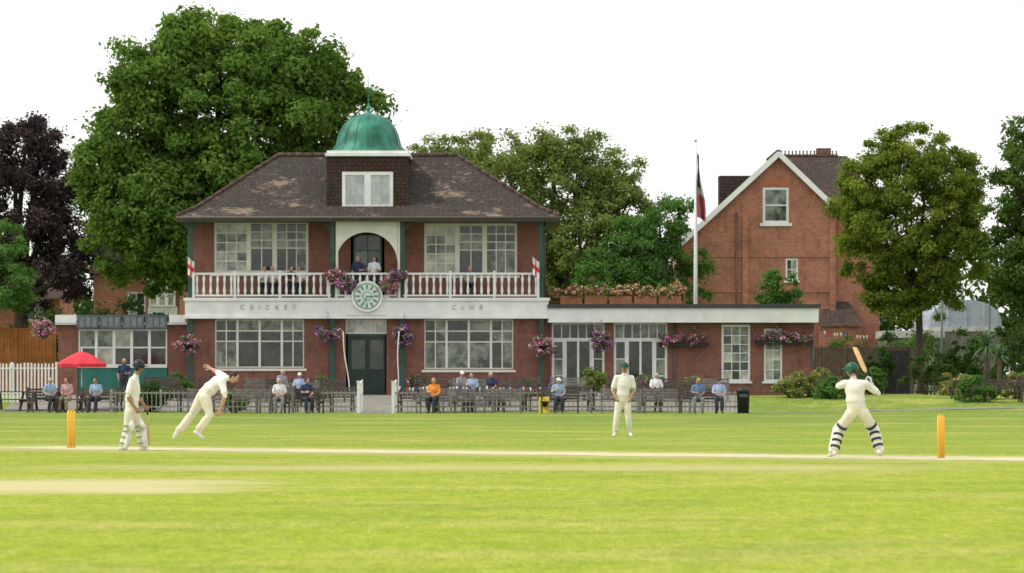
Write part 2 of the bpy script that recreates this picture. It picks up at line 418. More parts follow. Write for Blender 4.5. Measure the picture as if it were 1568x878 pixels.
def wicket(P):
    e=empty('cricket_wicket',P); mb=MB()
    for k in (-1,0,1):
        c=PN*k*.095
        mb.tube([(c,.026,.026),(c+Vector((0,0,.73)),.026,.026),(c+Vector((0,0,.76)),.014,.014)],0,12)
    mb.build('stumps',[STUMP],e,uv=False)
    mb=MB()
    for k in (0,1):
        a=PN*(-.095+.095*k); mb.tube([(a+Vector((0,0,.77)),.006,.006),(a+PN*.045+Vector((0,0,.77)),.011,.011),(a+PN*.09+Vector((0,0,.77)),.006,.006)],0,8)
    mb.build('bails',[STUMP],e,uv=False)
wicket(PA); wicket(PB)
# ================================================================== PAVILION
def pavilion():
    E=empty('cricket_pavilion',(-6.17,180,.6))
    X=lambda p:(p-562)/36.; Z=lambda p:(605-p)/36.
    YG=.35; YU=1.35; DEP=8.6
    x0,x1=X(287),X(838)
    w=MB(); fr=MB(); gl=MB()
    opsG=[(X(330),X(466),Z(563),Z(489)),(X(650),X(786),Z(565),Z(489)),(X(530),X(592),0,Z(489))]
    w.wall(x0,x1,-.3,Z(487),YG,opsG,0,.14)
    opsU=[(X(326),X(471),Z(417),Z(338)),(X(649),X(792),Z(420),Z(341)),(X(536),X(588),Z(455),Z(355))]
    w.wall(x0+.1,x1-.1,Z(457),Z(328),YU,opsU,0,.14)
    for xx,yy in ((x0,YG),(x1,YG)):
        w.face([(xx,yy,-.3),(xx,DEP,-.3),(xx,DEP,Z(457)),(xx,yy,Z(457))])
    for xx in (x0+.1,x1-.1):
        w.face([(xx,YU,Z(457)),(xx,DEP,Z(457)),(xx,DEP,Z(328)),(xx,YU,Z(328))])
    w.face([(x0,DEP,-.3),(x1,DEP,-.3),(x1,DEP,Z(328)),(x0,DEP,Z(328))])
    w.build('brick_walls',[BR1],E)
    for a,b,c,r,pk in ((326,379,3,5,(2,2,1)),(379,419,2,4,(1,1,0)),(419,471,3,4,(1,1,0))):
        window(fr,gl,X(a),X(b),Z(417),Z(338),YU+.1,c,r,.10,.045,pk,None if r==5 else .48)
    for a,b,c,r,pk in ((649,700,3,5,(2,1,2)),(700,742,2,4,(1,1,0)),(742,792,3,4,(1,0,0))):
        window(fr,gl,X(a),X(b),Z(420),Z(341),YU+.1,c,r,.10,.045,pk,None if r==5 else .48)
    for k in range(4):
        a=330+34*k; window(fr,gl,X(a),X(a+34),Z(563),Z(489),YG+.1,2 if k in(0,3) else 1,3,.05,.05,(0,1,0),.55)
        a=650+34*k; window(fr,gl,X(a),X(a+34),Z(565),Z(489),YG+.1,2 if k in(0,3) else 1,3,.05,.05,(0,1,1,0),.55)
    for a,b,z in ((326,470,565),(646,790,567)): fr.box(X(a),X(b),YG-.08,YG-.002,Z(z)-.08,Z(z)+.02)
    for a,b,z in ((322,475,419),(645,796,422)): fr.box(X(a),X(b),YU-.08,YU-.002,Z(z)-.08,Z(z)+.02)
    window(fr,gl,X(530),X(592),Z(511),Z(489),YG+.1,4,1,.05,.03,(1,1,2))
    fr.build('window_frames',[CREAM],E,uv=False)
    window(g2:=MB(),gl,X(540),X(584),Z(455),Z(357),YU+.1,2,4,.08,.05,(1,0,0)); g2.build('balcony_door_frame',[GREEN],E,uv=False)
    gl.build('window_panes',GL,E,uv=False)
    d=MB(); d.box(X(533),X(590),YG+.08,YG+.13,.02,Z(512))
    for i in range(2):
        for (a,b) in ((.15,.95),(1.1,2.35)):
            xx=X(535)+i*.78+.1; d.box(xx,xx+.58,YG+.05,YG+.078,a,b,0 if a<1 else 2)
    d.cyl((X(560),YG+.03,1.05),(X(560),YG+.07,1.05),.03,m=1); d.box(X(533),X(590),YG+.06,YG+.13,Z(514),Z(511),1)
    d.build('front_door',[DGREEN,GREEN,G_DARK],E)
    st=MB(); st.box(X(522),X(600),-.3,YG+.3,-.4,-.0); st.box(X(518),X(604),-.65,-.3,-.4,-.16); st.build('door_steps',[PAVE],E)
    f=MB(); f.box(X(287),X(838),0,YU,Z(460),Z(457),0)
    f.box(X(285),X(840),-.06,.06,Z(484),Z(461),0); f.box(X(283),X(842),-.13,.08,Z(461)+.003,Z(457)+.02,0); f.box(X(283),X(842),-.11,.08,Z(488),Z(484)-.003,0)
    f.box(X(287),X(838),.06,YG,Z(488),Z(484),0)
    for q in range(320,840,32): 
        if not 520<q<600: f.box(X(q)-.015,X(q)+.015,-.068,-.06,Z(483.5),Z(461.5),0)
    f.box(X(532),X(592),-.1,-.062,Z(483),Z(462),0)
    f.build('balcony_fascia',[WHITE],E)
    r=MB()
    def rail(a,b,y=-.02):
        r.box(X(a),X(b),y-.05,y+.05,Z(421),Z(418)); r.box(X(a),X(b),y-.035,y+.035,Z(454),Z(451.5))
        n=int((b-a)/10.4)
        for i in range(n):
            xx=X(a)+(X(b)-X(a))*(i+.5)/n
            r.tube([((xx,y,Z(451.7)),.03,.02),((xx,y,Z(446)),.062,.03),((xx,y,Z(436)),.03,.02),((xx,y,Z(428)),.062,.03),((xx,y,Z(420.8)),.03,.02)],0,6,sm=False)
    rail(298,508); rail(618,826); rail(514,612)
    for p in (298,361,430,505,516,612,622,690,757,824): r.box(X(p)-.05,X(p)+.05,-.08,.04,Z(456),Z(415))
    r.build('balcony_railing',[WHITE],E)
    p=MB()
    for q in (293,510,617,829):
        p.box(X(q)-.10,X(q)+.10,.065,.24,-.3,Z(488)-.01); p.box(X(q)-.09,X(q)+.09,.07,.23,Z(456),Z(333))
        for sg in (-1,1): p.beam((X(q)+sg*.08,.15,Z(352)),(X(q)+sg*.45,.15,Z(336)),.08,.08)
    p.build('green_posts',[GREEN],E)
    a=MB(); cx=X(562); R=X(610)-cx-.03; zt=Z(336); zc=Z(403); xl,xr=X(515),X(613); N=24
    for yy,sg in ((.08,1),(.2,-1)):
        for i in range(N):
            t0=math.pi*i/N;t1=math.pi*(i+1)/N
            p0=(cx+R*math.cos(t0),yy,zc+R*math.sin(t0));p1=(cx+R*math.cos(t1),yy,zc+R*math.sin(t1))
            a.face([p0,(p0[0],yy,zt),(p1[0],yy,zt),p1] if sg<0 else [p1,(p1[0],yy,zt),(p0[0],yy,zt),p0])
    for i in range(N):
        t0=math.pi*i/N;t1=math.pi*(i+1)/N
        p0=(cx+R*math.cos(t0),zc+R*math.sin(t0));p1=(cx+R*math.cos(t1),zc+R*math.sin(t1))
        a.face([(p0[0],.08,p0[1]),(p1[0],.08,p1[1]),(p1[0],.2,p1[1]),(p0[0],.2,p0[1])])
    a.box(xl,xl+.1,.082,.198,Z(455),zt-.01); a.box(xr-.1,xr,.082,.198,Z(455),zt-.01); a.box(xl-.02,xr+.02,.05,.22,zt,zt+.06)
    a.build('arched_spandrel',[CREAM],E)
    r=MB(); ex0,ex1,ey0,ey1,ez=-8.03,8.2,-.55,9.3,7.56
    rx0,rx1,ry,rz=-4.0,3.8,4.4,10.38
    def lerp(a,b,t): return a+(b-a)*t
    lv=[]
    for t,h in ((0,0),(.2,.15),(1,1)):
        lv.append([(lerp(ex0,rx0,t),lerp(ey0,ry,t),ez+(rz-ez)*h),(lerp(ex1,rx1,t),lerp(ey0,ry,t),ez+(rz-ez)*h),(lerp(ex1,rx1,t),lerp(ey1,ry,t),ez+(rz-ez)*h),(lerp(ex0,rx0,t),lerp(ey1,ry,t),ez+(rz-ez)*h)])
    for k in range(2):
        for j in range(4):
            j2=(j+1)%4; A,B,C,D=lv[k][j],lv[k][j2],lv[k+1][j2],lv[k+1][j]
            if k==1 and j in (1,3): r.face([A,B,C])
            else: r.face([A,B,C,D])
    r.build('tiled_hip_roof',[ROOF],E)
    g=MB()
    for j,(sx,sy) in enumerate(((ex0,ey0),(ex1,ey0),(ex1,ey1),(ex0,ey1))):
        P=[Vector(lv[k][j])+Vector((0,0,.03)) for k in range(3)]
        for k in range(2):
            n=10 if k else 3
            for i in range(n):
                g.cyl(P[k].lerp(P[k+1],i/n),P[k].lerp(P[k+1],(i+.96)/n),.09,.075,8)
    for i in range(20):
        a=Vector((rx0,ry,rz+.03)).lerp(Vector((rx1,ry,rz+.03)),i/20); g.cyl(a,a+Vector(((rx1-rx0)/20*.96,0,0)),.11,.10,8)
    g.build('ridge_and_hip_tiles',[mat('ridge_tile',(.09,.058,.048),.9,.4)],E,uv=False)
    g=MB(); g.box(ex0-.02,ex1+.02,ey0-.03,ey0+.0,ez-.16,ez-.01); g.box(ex0-.03,ex0,ey0,ey1,ez-.16,ez-.01); g.box(ex1,ex1+.03,ey0,ey1,ez-.16,ez-.01)
    g.box(ex0,ex1,ey0+.003,ey1,ez-.2,ez-.165)
    g.tube([((ex0,ey0-.08,ez-.05),.055,.055),((ex1,ey0-.08,ez-.05),.055,.055)],0,8)
    for q in (290,834): g.cyl((X(q),.28,Z(455)),(X(q),.28,ez-.1),.04)
    g.build('gutters_and_eaves',[mat('eaves_paint',(.10,.085,.075),.6)],E)
    t=MB(); tx0,tx1,ty0,ty1,tz=X(500),X(624),.55,4.2,Z(239)
    t.wall(tx0,tx1,7.4,tz,ty0,[(X(524),X(602),Z(319),Z(263))],0,.06)
    t.face([(tx0,ty1,7.4),(tx0,ty0,7.4),(tx0,ty0,tz),(tx0,ty1,tz)]); t.face([(tx1,ty0,7.4),(tx1,ty1,7.4),(tx1,ty1,tz),(tx1,ty0,tz)])
    t.face([(tx1,ty1,7.4),(tx0,ty1,7.4),(tx0,ty1,tz),(tx1,ty1,tz)]); t.face([(tx0,ty0,tz),(tx1,ty0,tz),(tx1,ty1,tz),(tx0,ty1,tz)])
    t.build('tower_hung_tiles',[HUNG],E)
    fr=MB();gl=MB()
    window(fr,gl,X(524),X(563),Z(319),Z(263),ty0+.03,1,1,.14,.05,(0,)); window(fr,gl,X(563),X(602),Z(319),Z(263),ty0+.03,1,1,.14,.05,(0,))
    fr.box(X(521),X(605),ty0-.1,ty0-.035,Z(322),Z(319)); fr.build('tower_window_frame',[WHITE],E,uv=False); gl.build('tower_window_panes',[glass('painted_sky_reflection_glass',(.30,.34,.36),(.46,.50,.50))],E,uv=False)  # tower panes: bluish-white sky reflection painted into the glass colour
    c=MB(); c.box(tx0-.05,tx1+.12,ty0-.12,ty1+.1,tz,tz+.13); c.box(tx0+.02,tx1+.03,ty0-.03,ty1+.02,tz+.13,tz+.24)
    c.build('tower_cornice',[WHITE],E)
    zb=tz+.24; dm=MB(); cc=(X(562),2.3,zb)
    prof=[(1.68,0),(1.66,.06),(1.52,.14),(1.40,.28),(1.34,.5),(1.28,.75),(1.17,1.0),(1.0,1.25),(.76,1.47),(.48,1.61),(.2,1.68),(.08,1.72),(.07,1.8),(.11,1.85),(.11,1.91),(.05,1.98),(.02,2.2),(.04,2.25),(.018,2.3),(.014,2.8),(.01,3.3),(0,3.31)]
    dm.lathe(prof,cc,32)
    for k in range(16):
        an=2*math.pi*k/16
        pts=[((cc[0]+(q[0]+.005)*math.cos(an),cc[1]+(q[0]+.005)*math.sin(an),zb+q[1]),.02,.02) for q in prof[1:10]]
        dm.tube(pts,0,5)
    dm.beam((cc[0]-.2,cc[1],zb+2.8),(cc[0]+.25,cc[1],zb+2.8),.012,.018); dm.box(cc[0]+.1,cc[0]+.26,cc[1]-.008,cc[1]+.008,zb+2.83,zb+2.93)
    dm.build('copper_dome_with_finial',[COPPER],E,uv=False)
    k=MB(); C=(X(563),-.14,Z(454)); Rc=.66
    def disc(r,y0,y1,m,n=40): k.tube([((C[0],y0,C[2]),r,r),((C[0],y1,C[2]),r,r)],m,n,sm=False)
    disc(Rc,-.24,-.08,0,48); disc(Rc*.84,-.252,-.235,1,48); disc(Rc*.78,-.26,-.25,2,48); disc(Rc*.30,-.264,-.258,1,32); disc(Rc*.25,-.268,-.262,2,32)
    for h in range(12):
        an=math.pi/6*h; k.beam((C[0]+.30*math.sin(an),-.264,C[2]+.30*math.cos(an)),(C[0]+.49*math.sin(an),-.264,C[2]+.49*math.cos(an)),.075,.008,1,up=(0,1,0))
    for an,ln,wd in ((math.radians(97),.27,.06),(math.radians(205),.4,.045)):
        k.beam((C[0],-.276,C[2]),(C[0]+ln*math.sin(an),-.276,C[2]+ln*math.cos(an)),wd,.008,1,up=(0,1,0))
    k.box(C[0]-.95,C[0]+.95,-.07,.0,Z(483),Z(452),0)
    k.build('clock',[WHITE,mat('clock_green',(.10,.24,.18),.5),mat('clock_face',(.62,.69,.62),.5)],E,uv=False)
    for txt,xc,sp in (('CRICKET',X(412),2.6),('CLUB',X(716),2.6)):
        cu=bpy.data.curves.new('lettering','FONT'); cu.body=txt; cu.size=.27; cu.extrude=.012; cu.align_x='CENTER'; cu.space_character=sp
        o=bpy.data.objects.new('tmp',cu); COL.objects.link(o); bpy.context.view_layer.update()
        me=bpy.data.meshes.new_from_object(o.evaluated_get(bpy.context.evaluated_depsgraph_get())); bpy.data.objects.remove(o)
        me.materials.clear(); me.materials.append(mat('faded_letter_paint',(.44,.43,.43),.7,.35,3)); q=bpy.data.objects.new('lettering',me); COL.objects.link(q); q.parent=E
        q.location=(xc,-.083,Z(478)+.12); q.rotation_euler=(math.pi/2,0,0)
    # left extension
    w=MB();fr=MB();gl=MB(); lx0,lx1=X(88),x0
    w.wall(lx0,lx1-.003,-.3,Z(497),.9,[(X(119),X(255),Z(603),Z(504))],0,.1); w.face([(lx0,8,-.3),(lx0,.9,-.3),(lx0,.9,Z(497)),(lx0,8,Z(497))])
    w.build('extension_walls_left',[BR1],E)
    for i in range(5):
        a=119+27.2*i; window(fr,gl,X(a),X(a+27.2),Z(560),Z(504),.97,1,2,.06,.06,(1,0,0,2),.5)
    fr.box(lx0-.1,lx1,.6,8,Z(497),Z(494)); fr.box(lx0-.1,X(117),.55,.7,Z(494),Z(482)); fr.box(X(259),X(284),.55,.7,Z(494),Z(482))
    fr.box(X(119),X(255),.86,.9,Z(563),Z(560))
    fr.build('extension_window_frames_left',[WHITE],E,uv=False); gl.build('extension_window_panes_left',GL,E,uv=False)
    g=MB(); g.box(X(119),X(255),.92,.98,0,Z(563),0)
    for i in range(6): g.box(X(119+27.2*i)-.03,X(119+27.2*i)+.03,.9,.92,0.0,Z(563),0)
    g.build('green_boarding',[mat('teal_boarding',(.03,.16,.13),.6)],E)
    g=MB()
    for i in range(4):
        g.box(X(118+35*i),X(151+35*i),.52,.6,Z(503),Z(483),0)
        for q in range(3): g.box(X(122+35*i+q*9.5),X(129+35*i+q*9.5),.51,.518,Z(500),Z(486),1)
    g.box(X(117),X(258),.6,8,Z(486),Z(482),0); g.build('score_panels',[GREY,mat('panel_slats',(.17,.19,.20),.5)],E)
    # right extension
    w=MB();fr=MB();gl=MB(); YR=.6; rx0,rx1=x1,X(1243)
    ops=[(X(845),X(926),0,Z(494)),(X(940),X(1022),0,Z(494)),(X(1105),X(1149),Z(584),Z(497)),(X(1170),X(1198),Z(584),Z(503))]
    w.wall(rx0+.003,rx1,-.4,Z(492),YR,ops,0,.14); w.face([(rx1,YR,-.4),(rx1,8,-.4),(rx1,8,Z(492)),(rx1,YR,Z(492))])
    w.face([(rx0,8,-.4),(rx1,8,-.4),(rx1,8,Z(492)),(rx0,8,Z(492))])
    w.build('extension_walls_right',[BR1],E)
    for a,b in ((845,926),(940,1022)):
        q=(b-a)/4.
        window(fr,gl,X(a),X(a+q),0,Z(520),YR+.1,1,3,.1,.04,(0,0,1)); window(fr,gl,X(b-q),X(b),0,Z(520),YR+.1,1,3,.1,.04,(0,0,1))
        window(fr,gl,X(a),X(b),Z(520)+.003,Z(494),YR+.1,6,1,.07,.04,(1,0,1))
        window(fr,gl,X(a+q)+.003,X(b-q)-.003,0,Z(520),YR+.12,2,1,.07,.09,(0,))
    window(fr,gl,X(1105),X(1149),Z(584),Z(497),YR+.1,3,6,.09,.035,(2,1,1,0)); window(fr,gl,X(1170),X(1198),Z(584),Z(503),YR+.1,2,5,.08,.035,(2,1,1))
    for a,b in ((1102,1152),(1167,1201)): fr.box(X(a),X(b),YR-.07,YR-.002,Z(587),Z(584))
    fr.build('extension_window_frames_right',[WHITE],E,uv=False); gl.build('extension_window_panes_right',GL,E,uv=False)
    f=MB(); f.box(rx0+.06,X(1252),-.1,.05,Z(494),Z(472)); f.box(rx0+.003,X(1252),.05,YR,Z(494)+.02,Z(491)); f.box(X(1249),X(1252),.05,8,Z(494),Z(472))
    for a in range(845,1250,29): f.box(X(a),X(a)+.06,-.12,-.1,Z(493),Z(473))
    f.build('extension_fascia',[WHITE],E)
    f=MB(); f.box(rx0+.01,X(1255),-.2,8,Z(472),Z(466)); f.build('flat_roof',[FELT],E)
    f=MB()
    for q in range(858,1048,38): f.box(X(q),X(q+34),1.2,1.55,Z(466)+.004,Z(453))
    f.box(X(842),X(1050),1.9,1.95,Z(463),Z(459))
    for q in range(842,1051,26): f.box(X(q)-.03,X(q)+.03,1.9,1.96,Z(466),Z(440))
    f.build('planter_boxes',[TERRA],E)
    f=MB()
    for q in (835,1033,1245): f.cyl((X(q),YR-.06,-.2),(X(q),YR-.06,Z(493)),.04)
    for q in (1063,1190): f.box(X(q)-.07,X(q)+.07,YR-.2,YR-.01,Z(505),Z(499))
    f.build('drainpipes',[GREY],E)
pavilion()
PX=lambda p:(p-784)/36.
def PZ(py): return 1.5+(573-py)/36.
bush('rooftop_flower_planter',(PX(952),181.35,PZ(449)),[(k+random.uniform(-.1,.1),0,.1,.42,.28,random.uniform(.15,.34)) for k in np.arange(-2.45,2.6,.53)],LF_GREEN,85,95,.17,.095,FL_MIX,.5,stem=False)
def basket(px,py,y=179.6,r=.48,fl=FL_PINK):
    e=bush('hanging_flower_basket',(PX(px),y,PZ(py)),[(0,0,0,r,r*.8,r*.75),(0,0,-r*.5,r*.65,r*.5,r*.5)],LF_GREEN,26,80,.18,.10,fl,.52,stem=False)
    mb=MB()
    for an in (0,2.1,4.2): mb.cyl((r*.6*math.cos(an),r*.6*math.sin(an),0),(0,0,r*1.9),.008,n=5)
    mb.lathe([(.02,-r*.55),(r*.4,-r*.45),(r*.62,0)],(0,0,0),12); mb.build('chains_and_bowl',[BLACK],e,uv=False)
for a,b,c in ((290,527,FL_PINK),(503,510,FL_PURP),(620,513,FL_PURP),(830,530,FL_PINK),(920,523,FL_PURP),(70,505,FL_PINK)): basket(a,b,fl=c)
for a,b,c in ((514,424,FL_PINK),(608,422,FL_PURP),(530,436,FL_PURP),(597,437,FL_PINK)): basket(a,b,179.7,.32,c)
def trough(px0,px1,py,y=180.3):
    w=(px1-px0)/72.
    e=bush('flower_trough',(PX((px0+px1)/2),y,PZ(py)),[(k,0,random.uniform(-.08,.05),.32,.24,.24) for k in np.arange(-w+.2,w,.4)],LF_GREEN,int(26*w),65,.17,.095,FL_PINK,.5,stem=False)
    mb=MB(); mb.box(-w,w,-.1,.12,-.3,-.12); mb.build('trough_box',[BLACK],e)
trough(1010,1085,520); trough(1155,1245,517)
def basket_post(px,lean):
    e=empty('white_basket_post',(PX(px),179.0,.55)); mb=MB()
    pts=[((lean*(1-t)*.5+.03*math.sin(t*7),0,2.75*t),.024,.024) for t in np.linspace(0,1,12)]
    mb.tube(pts,0,8); mb.tube([((0.02,0,2.7),.018,.018),((-.1*lean/abs(lean),-.2,2.86),.016,.016),((-.2*lean/abs(lean),-.5,2.8),.014,.014)],0,6)
    mb.build('post_and_bracket',[WHITE],e,uv=False)
basket_post(527,.6); basket_post(612,-.1)
# ================================================================== terrace + path
def terrace():
    mb=MB(); ys=[165,167,169,171,173,175,177,178.5,180.6]; xa,xb=PX(60),PX(1120)
    for a,b in zip(ys[:-1],ys[1:]): mb.face([(xa,a,gz(a)+.012),(xb,a,gz(a)+.012),(xb,b,gz(b)+.012),(xa,b,gz(b)+.012)])
    mb.build('terrace_paving',[PAVE])
    mb=MB(); 
    for a,b in ((159.5,162),(162,164),(164,165)): mb.face([((552-784)/40.,a,gz(a)+.01),((601-784)/40.,a,gz(a)+.01),((601-784)/40.,b,gz(b)+.01),((552-784)/40.,b,gz(b)+.01)])
    mb.build('entrance_path',[PAVE])
    mb=MB()
    pts=[((1120-784)/40.3,161.3),(11.5,164),(15,166.5),(22,169),(40,171)]
    for (x0,a),(x1,b) in zip(pts[:-1],pts[1:]): mb.face([(x0,a,gz(a)+.012),(x1,b,gz(b)+.012),(x1,b+1.0,gz(b+1.0)+.012),(x0,a+1.0,gz(a+1.0)+.012)])
    mb.build('garden_path',[PAVE])
terrace()
# ================================================================== fences
def picket(name,px0,px1,d,h,m,sp=.13,w=.04,zb=None,thick=.02,post=1.8):
    s=F/d; x0,x1=(px0-784)/s,(px1-784)/s; z0=gz(d) if zb is None else zb
    e=empty(name,((x0+x1)/2,d,z0)); mb=MB(); hw=(x1-x0)/2
    n=int((x1-x0)/sp)
    for i in range(n+1):
        x=-hw+i*(2*hw)/n+random.uniform(-.012,.012); hh=h+random.uniform(-.025,.025)
        mb.box(x-w/2,x+w/2,-thick,0,.06,hh-.03); mb.face([(x-w/2,-thick,hh-.03),(x+w/2,-thick,hh-.03),(x,-thick,hh)]); 
    mb.box(-hw,hw,.002,.04,h*.25,h*.25+.06); mb.box(-hw,hw,.002,.04,h*.85,h*.85+.06)
    k=int(2*hw/post)
    for i in range(k+1):
        x=-hw+i*2*hw/k; mb.box(x-.045,x+.045,.042,.13,-.1,h+.03)
    mb.build('pickets_and_rails',[m],e); return e
picket('picket_fence',170,550,162.5,.88,WOODG,.17,.028); picket('picket_fence',603,1132,162.5,.88,WOODG,.17,.028)
picket('white_picket_fence',-120,86,171,1.65,WHITE,.14,.07)
def gatepost(px,d):
    e=empty('gate_post',((px-784)/(F/d),d,gz(d))); mb=MB(); mb.box(-.06,.06,-.06,.06,-.1,1.2); mb.box(-.08,.08,-.08,.08,1.2,1.24)
    mb.beam((0,.05,1.05),(0,4.2,1.25),.05,.05); mb.beam((0,.05,.6),(0,4.2,.8),.04,.04)
    for k in range(5): mb.box(-.03,.03,.8*k+.8,.8*k+.86,-.1,1.06+.04*k)
    mb.build('post_and_handrail',[WHITE],e)
gatepost(549,162.3); gatepost(602,162.3)
def benchmesh():
    mb=MB(); 
    for k in range(4): mb.box(-.75,.75,-.42+k*.11,-.34+k*.11,.43,.455)
    for k in range(4): mb.box(-.75,.75,.04+k*.015,.06+k*.015,.52+k*.11,.6+k*.11)
    for x in (-.72,.66):
        mb.box(x,x+.06,-.42,-.36,0,.64); mb.box(x,x+.06,.065,.12,0,.98); mb.box(x-.01,x+.07,-.44,.06,.64,.68); mb.box(x,x+.06,-.36,.06,.36,.427)
    o=mb.build('tmpbench',[WOODD]); me=o.data; bpy.data.objects.remove(o); return me
BM=benchmesh(); BML=BM.copy(); BML.materials[0]=WOODS
def bench(x,y,rz=0,me=None):
    e=empty('park_bench',(x,y,gz(y)+.01),rz); o=bpy.data.objects.new('seat_and_backrest',me or BM); COL.objects.link(o); o.parent=e
def tablemesh():
    mb=MB()
    for k in range(5): mb.box(-.9,.9,-.36+k*.145,-.23+k*.145,.72,.76)
    for s in (-1,1):
        for k in range(2): mb.box(-.9,.9,s*(.58+k*.14)-.06,s*(.58+k*.14)+.06,.42,.46)
        for x in (-.7,.7): mb.beam((x,s*.72,0),(x,s*.22,.72),.07,.09,up=(1,0,0))
    for x in (-.7,.7): mb.beam((x,-.75,.38),(x,.75,.38),.05,.08)
    o=mb.build('tmpt',[WOODD]); me=o.data; bpy.data.objects.remove(o); return me
TM=tablemesh()
def table(x,y,rz=0):
    e=empty('picnic_table',(x,y,gz(y)+.012),rz); o=bpy.data.objects.new('top_seats_and_legs',TM); COL.objects.link(o); o.parent=e
# ================================================================== PEOPLE
SK1=mat('skin_light',(.50,.29,.21),.55,.06,20); SK2=mat('skin_tan',(.36,.20,.13),.55,.06,20)
CW=mat('cricket_whites',(.78,.76,.70),.85,.12,7,bump=.6); CT=mat('cricket_trousers_cream',(.74,.70,.58),.85,.12,7,bump=.6)
SHOE=mat('white_shoe',(.7,.7,.68),.6); SHD=mat('dark_shoe',(.03,.025,.02),.5); LIP=mat('lips',(.35,.12,.1),.5); EYE=mat('eye_dark',(.03,.02,.02),.3)
HB=mat('brown_hair',(.05,.03,.018),.7,.3,40); HG=mat('grey_hair',(.45,.44,.42),.7,.2,40); HK=mat('dark_hair',(.015,.012,.01),.6,.3,40); HBL=mat('blond_hair',(.4,.27,.12),.7,.2,40)
def cloth(name,c): return mat(name,c,.9,.2,8,bump=.4)
def remesh(mb,vox,smooth=3):
    me=bpy.data.meshes.new('t'); me.from_pydata(mb.v,[],mb.f); o=bpy.data.objects.new('t',me); COL.objects.link(o)
    r=o.modifiers.new('r','REMESH'); r.mode='VOXEL'; r.voxel_size=vox
    q=o.modifiers.new('s','SMOOTH'); q.factor=.5; q.iterations=smooth
    ev=o.evaluated_get(bpy.context.evaluated_depsgraph_get()); m2=bpy.data.meshes.new_from_object(ev)
    n=len(m2.vertices); V=np.zeros(n*3,np.float32); m2.vertices.foreach_get('co',V); V=V.reshape(-1,3)
    Fs=[tuple(p.vertices) for p in m2.polygons]
    bpy.data.objects.remove(o); bpy.data.meshes.remove(me); bpy.data.meshes.remove(m2); return V,Fs
_hands={}
def handmesh(curl):
    if curl in _hands: return _hands[curl]
    mb=MB(); lat=(0,1,0)
    mb.tube([((-.02,0,0),.026,.02),((.02,0,0),.032,.017),((.06,0,0),.041,.015),((.092,0,0),.040,.013)],0,12,lat=lat)
    for y,ln,r in ((-.031,.062,.0085),(-.011,.076,.0095),(.010,.082,.0095),(.031,.072,.0095)):
        p=Vector((.080,y,0)); a=0; nodes=[(p,r*1.1,r*1.1)]
        for k,fr in enumerate((.45,.32,.23)):
            a+=curl*(.8,1.1,.8)[k]; p=p+Vector((math.cos(a),y*.6,-math.sin(a)))*ln*fr*1.15; nodes.append((p.copy(),r*(1-.08*k),r*(1-.08*k)))
        mb.tube(nodes,0,8,lat=lat); mb.ell(nodes[-1][0],(r*.85,)*3,0,8,6)
    p=Vector((.02,.026,-.002)); nodes=[(p,.013,.012)]
    for v in ((.030,.028,-.006),(.030,.012,-.012),(.022,.001,-.010)):
        p=p+Vector(v)*(1 if curl<.8 else .9); nodes.append((p.copy(),.0105,.0105))
    mb.tube(nodes,0,8); mb.ell(nodes[-1][0],(.0095,)*3,0,8,6)
    _hands[curl]=remesh(mb,.0052,1); return _hands[curl]
def frame(f,u):
    f=Vector(f).normalized(); u=Vector(u); u=(u-f*u.dot(f)).normalized(); l=f.cross(u)
    return f,u,l
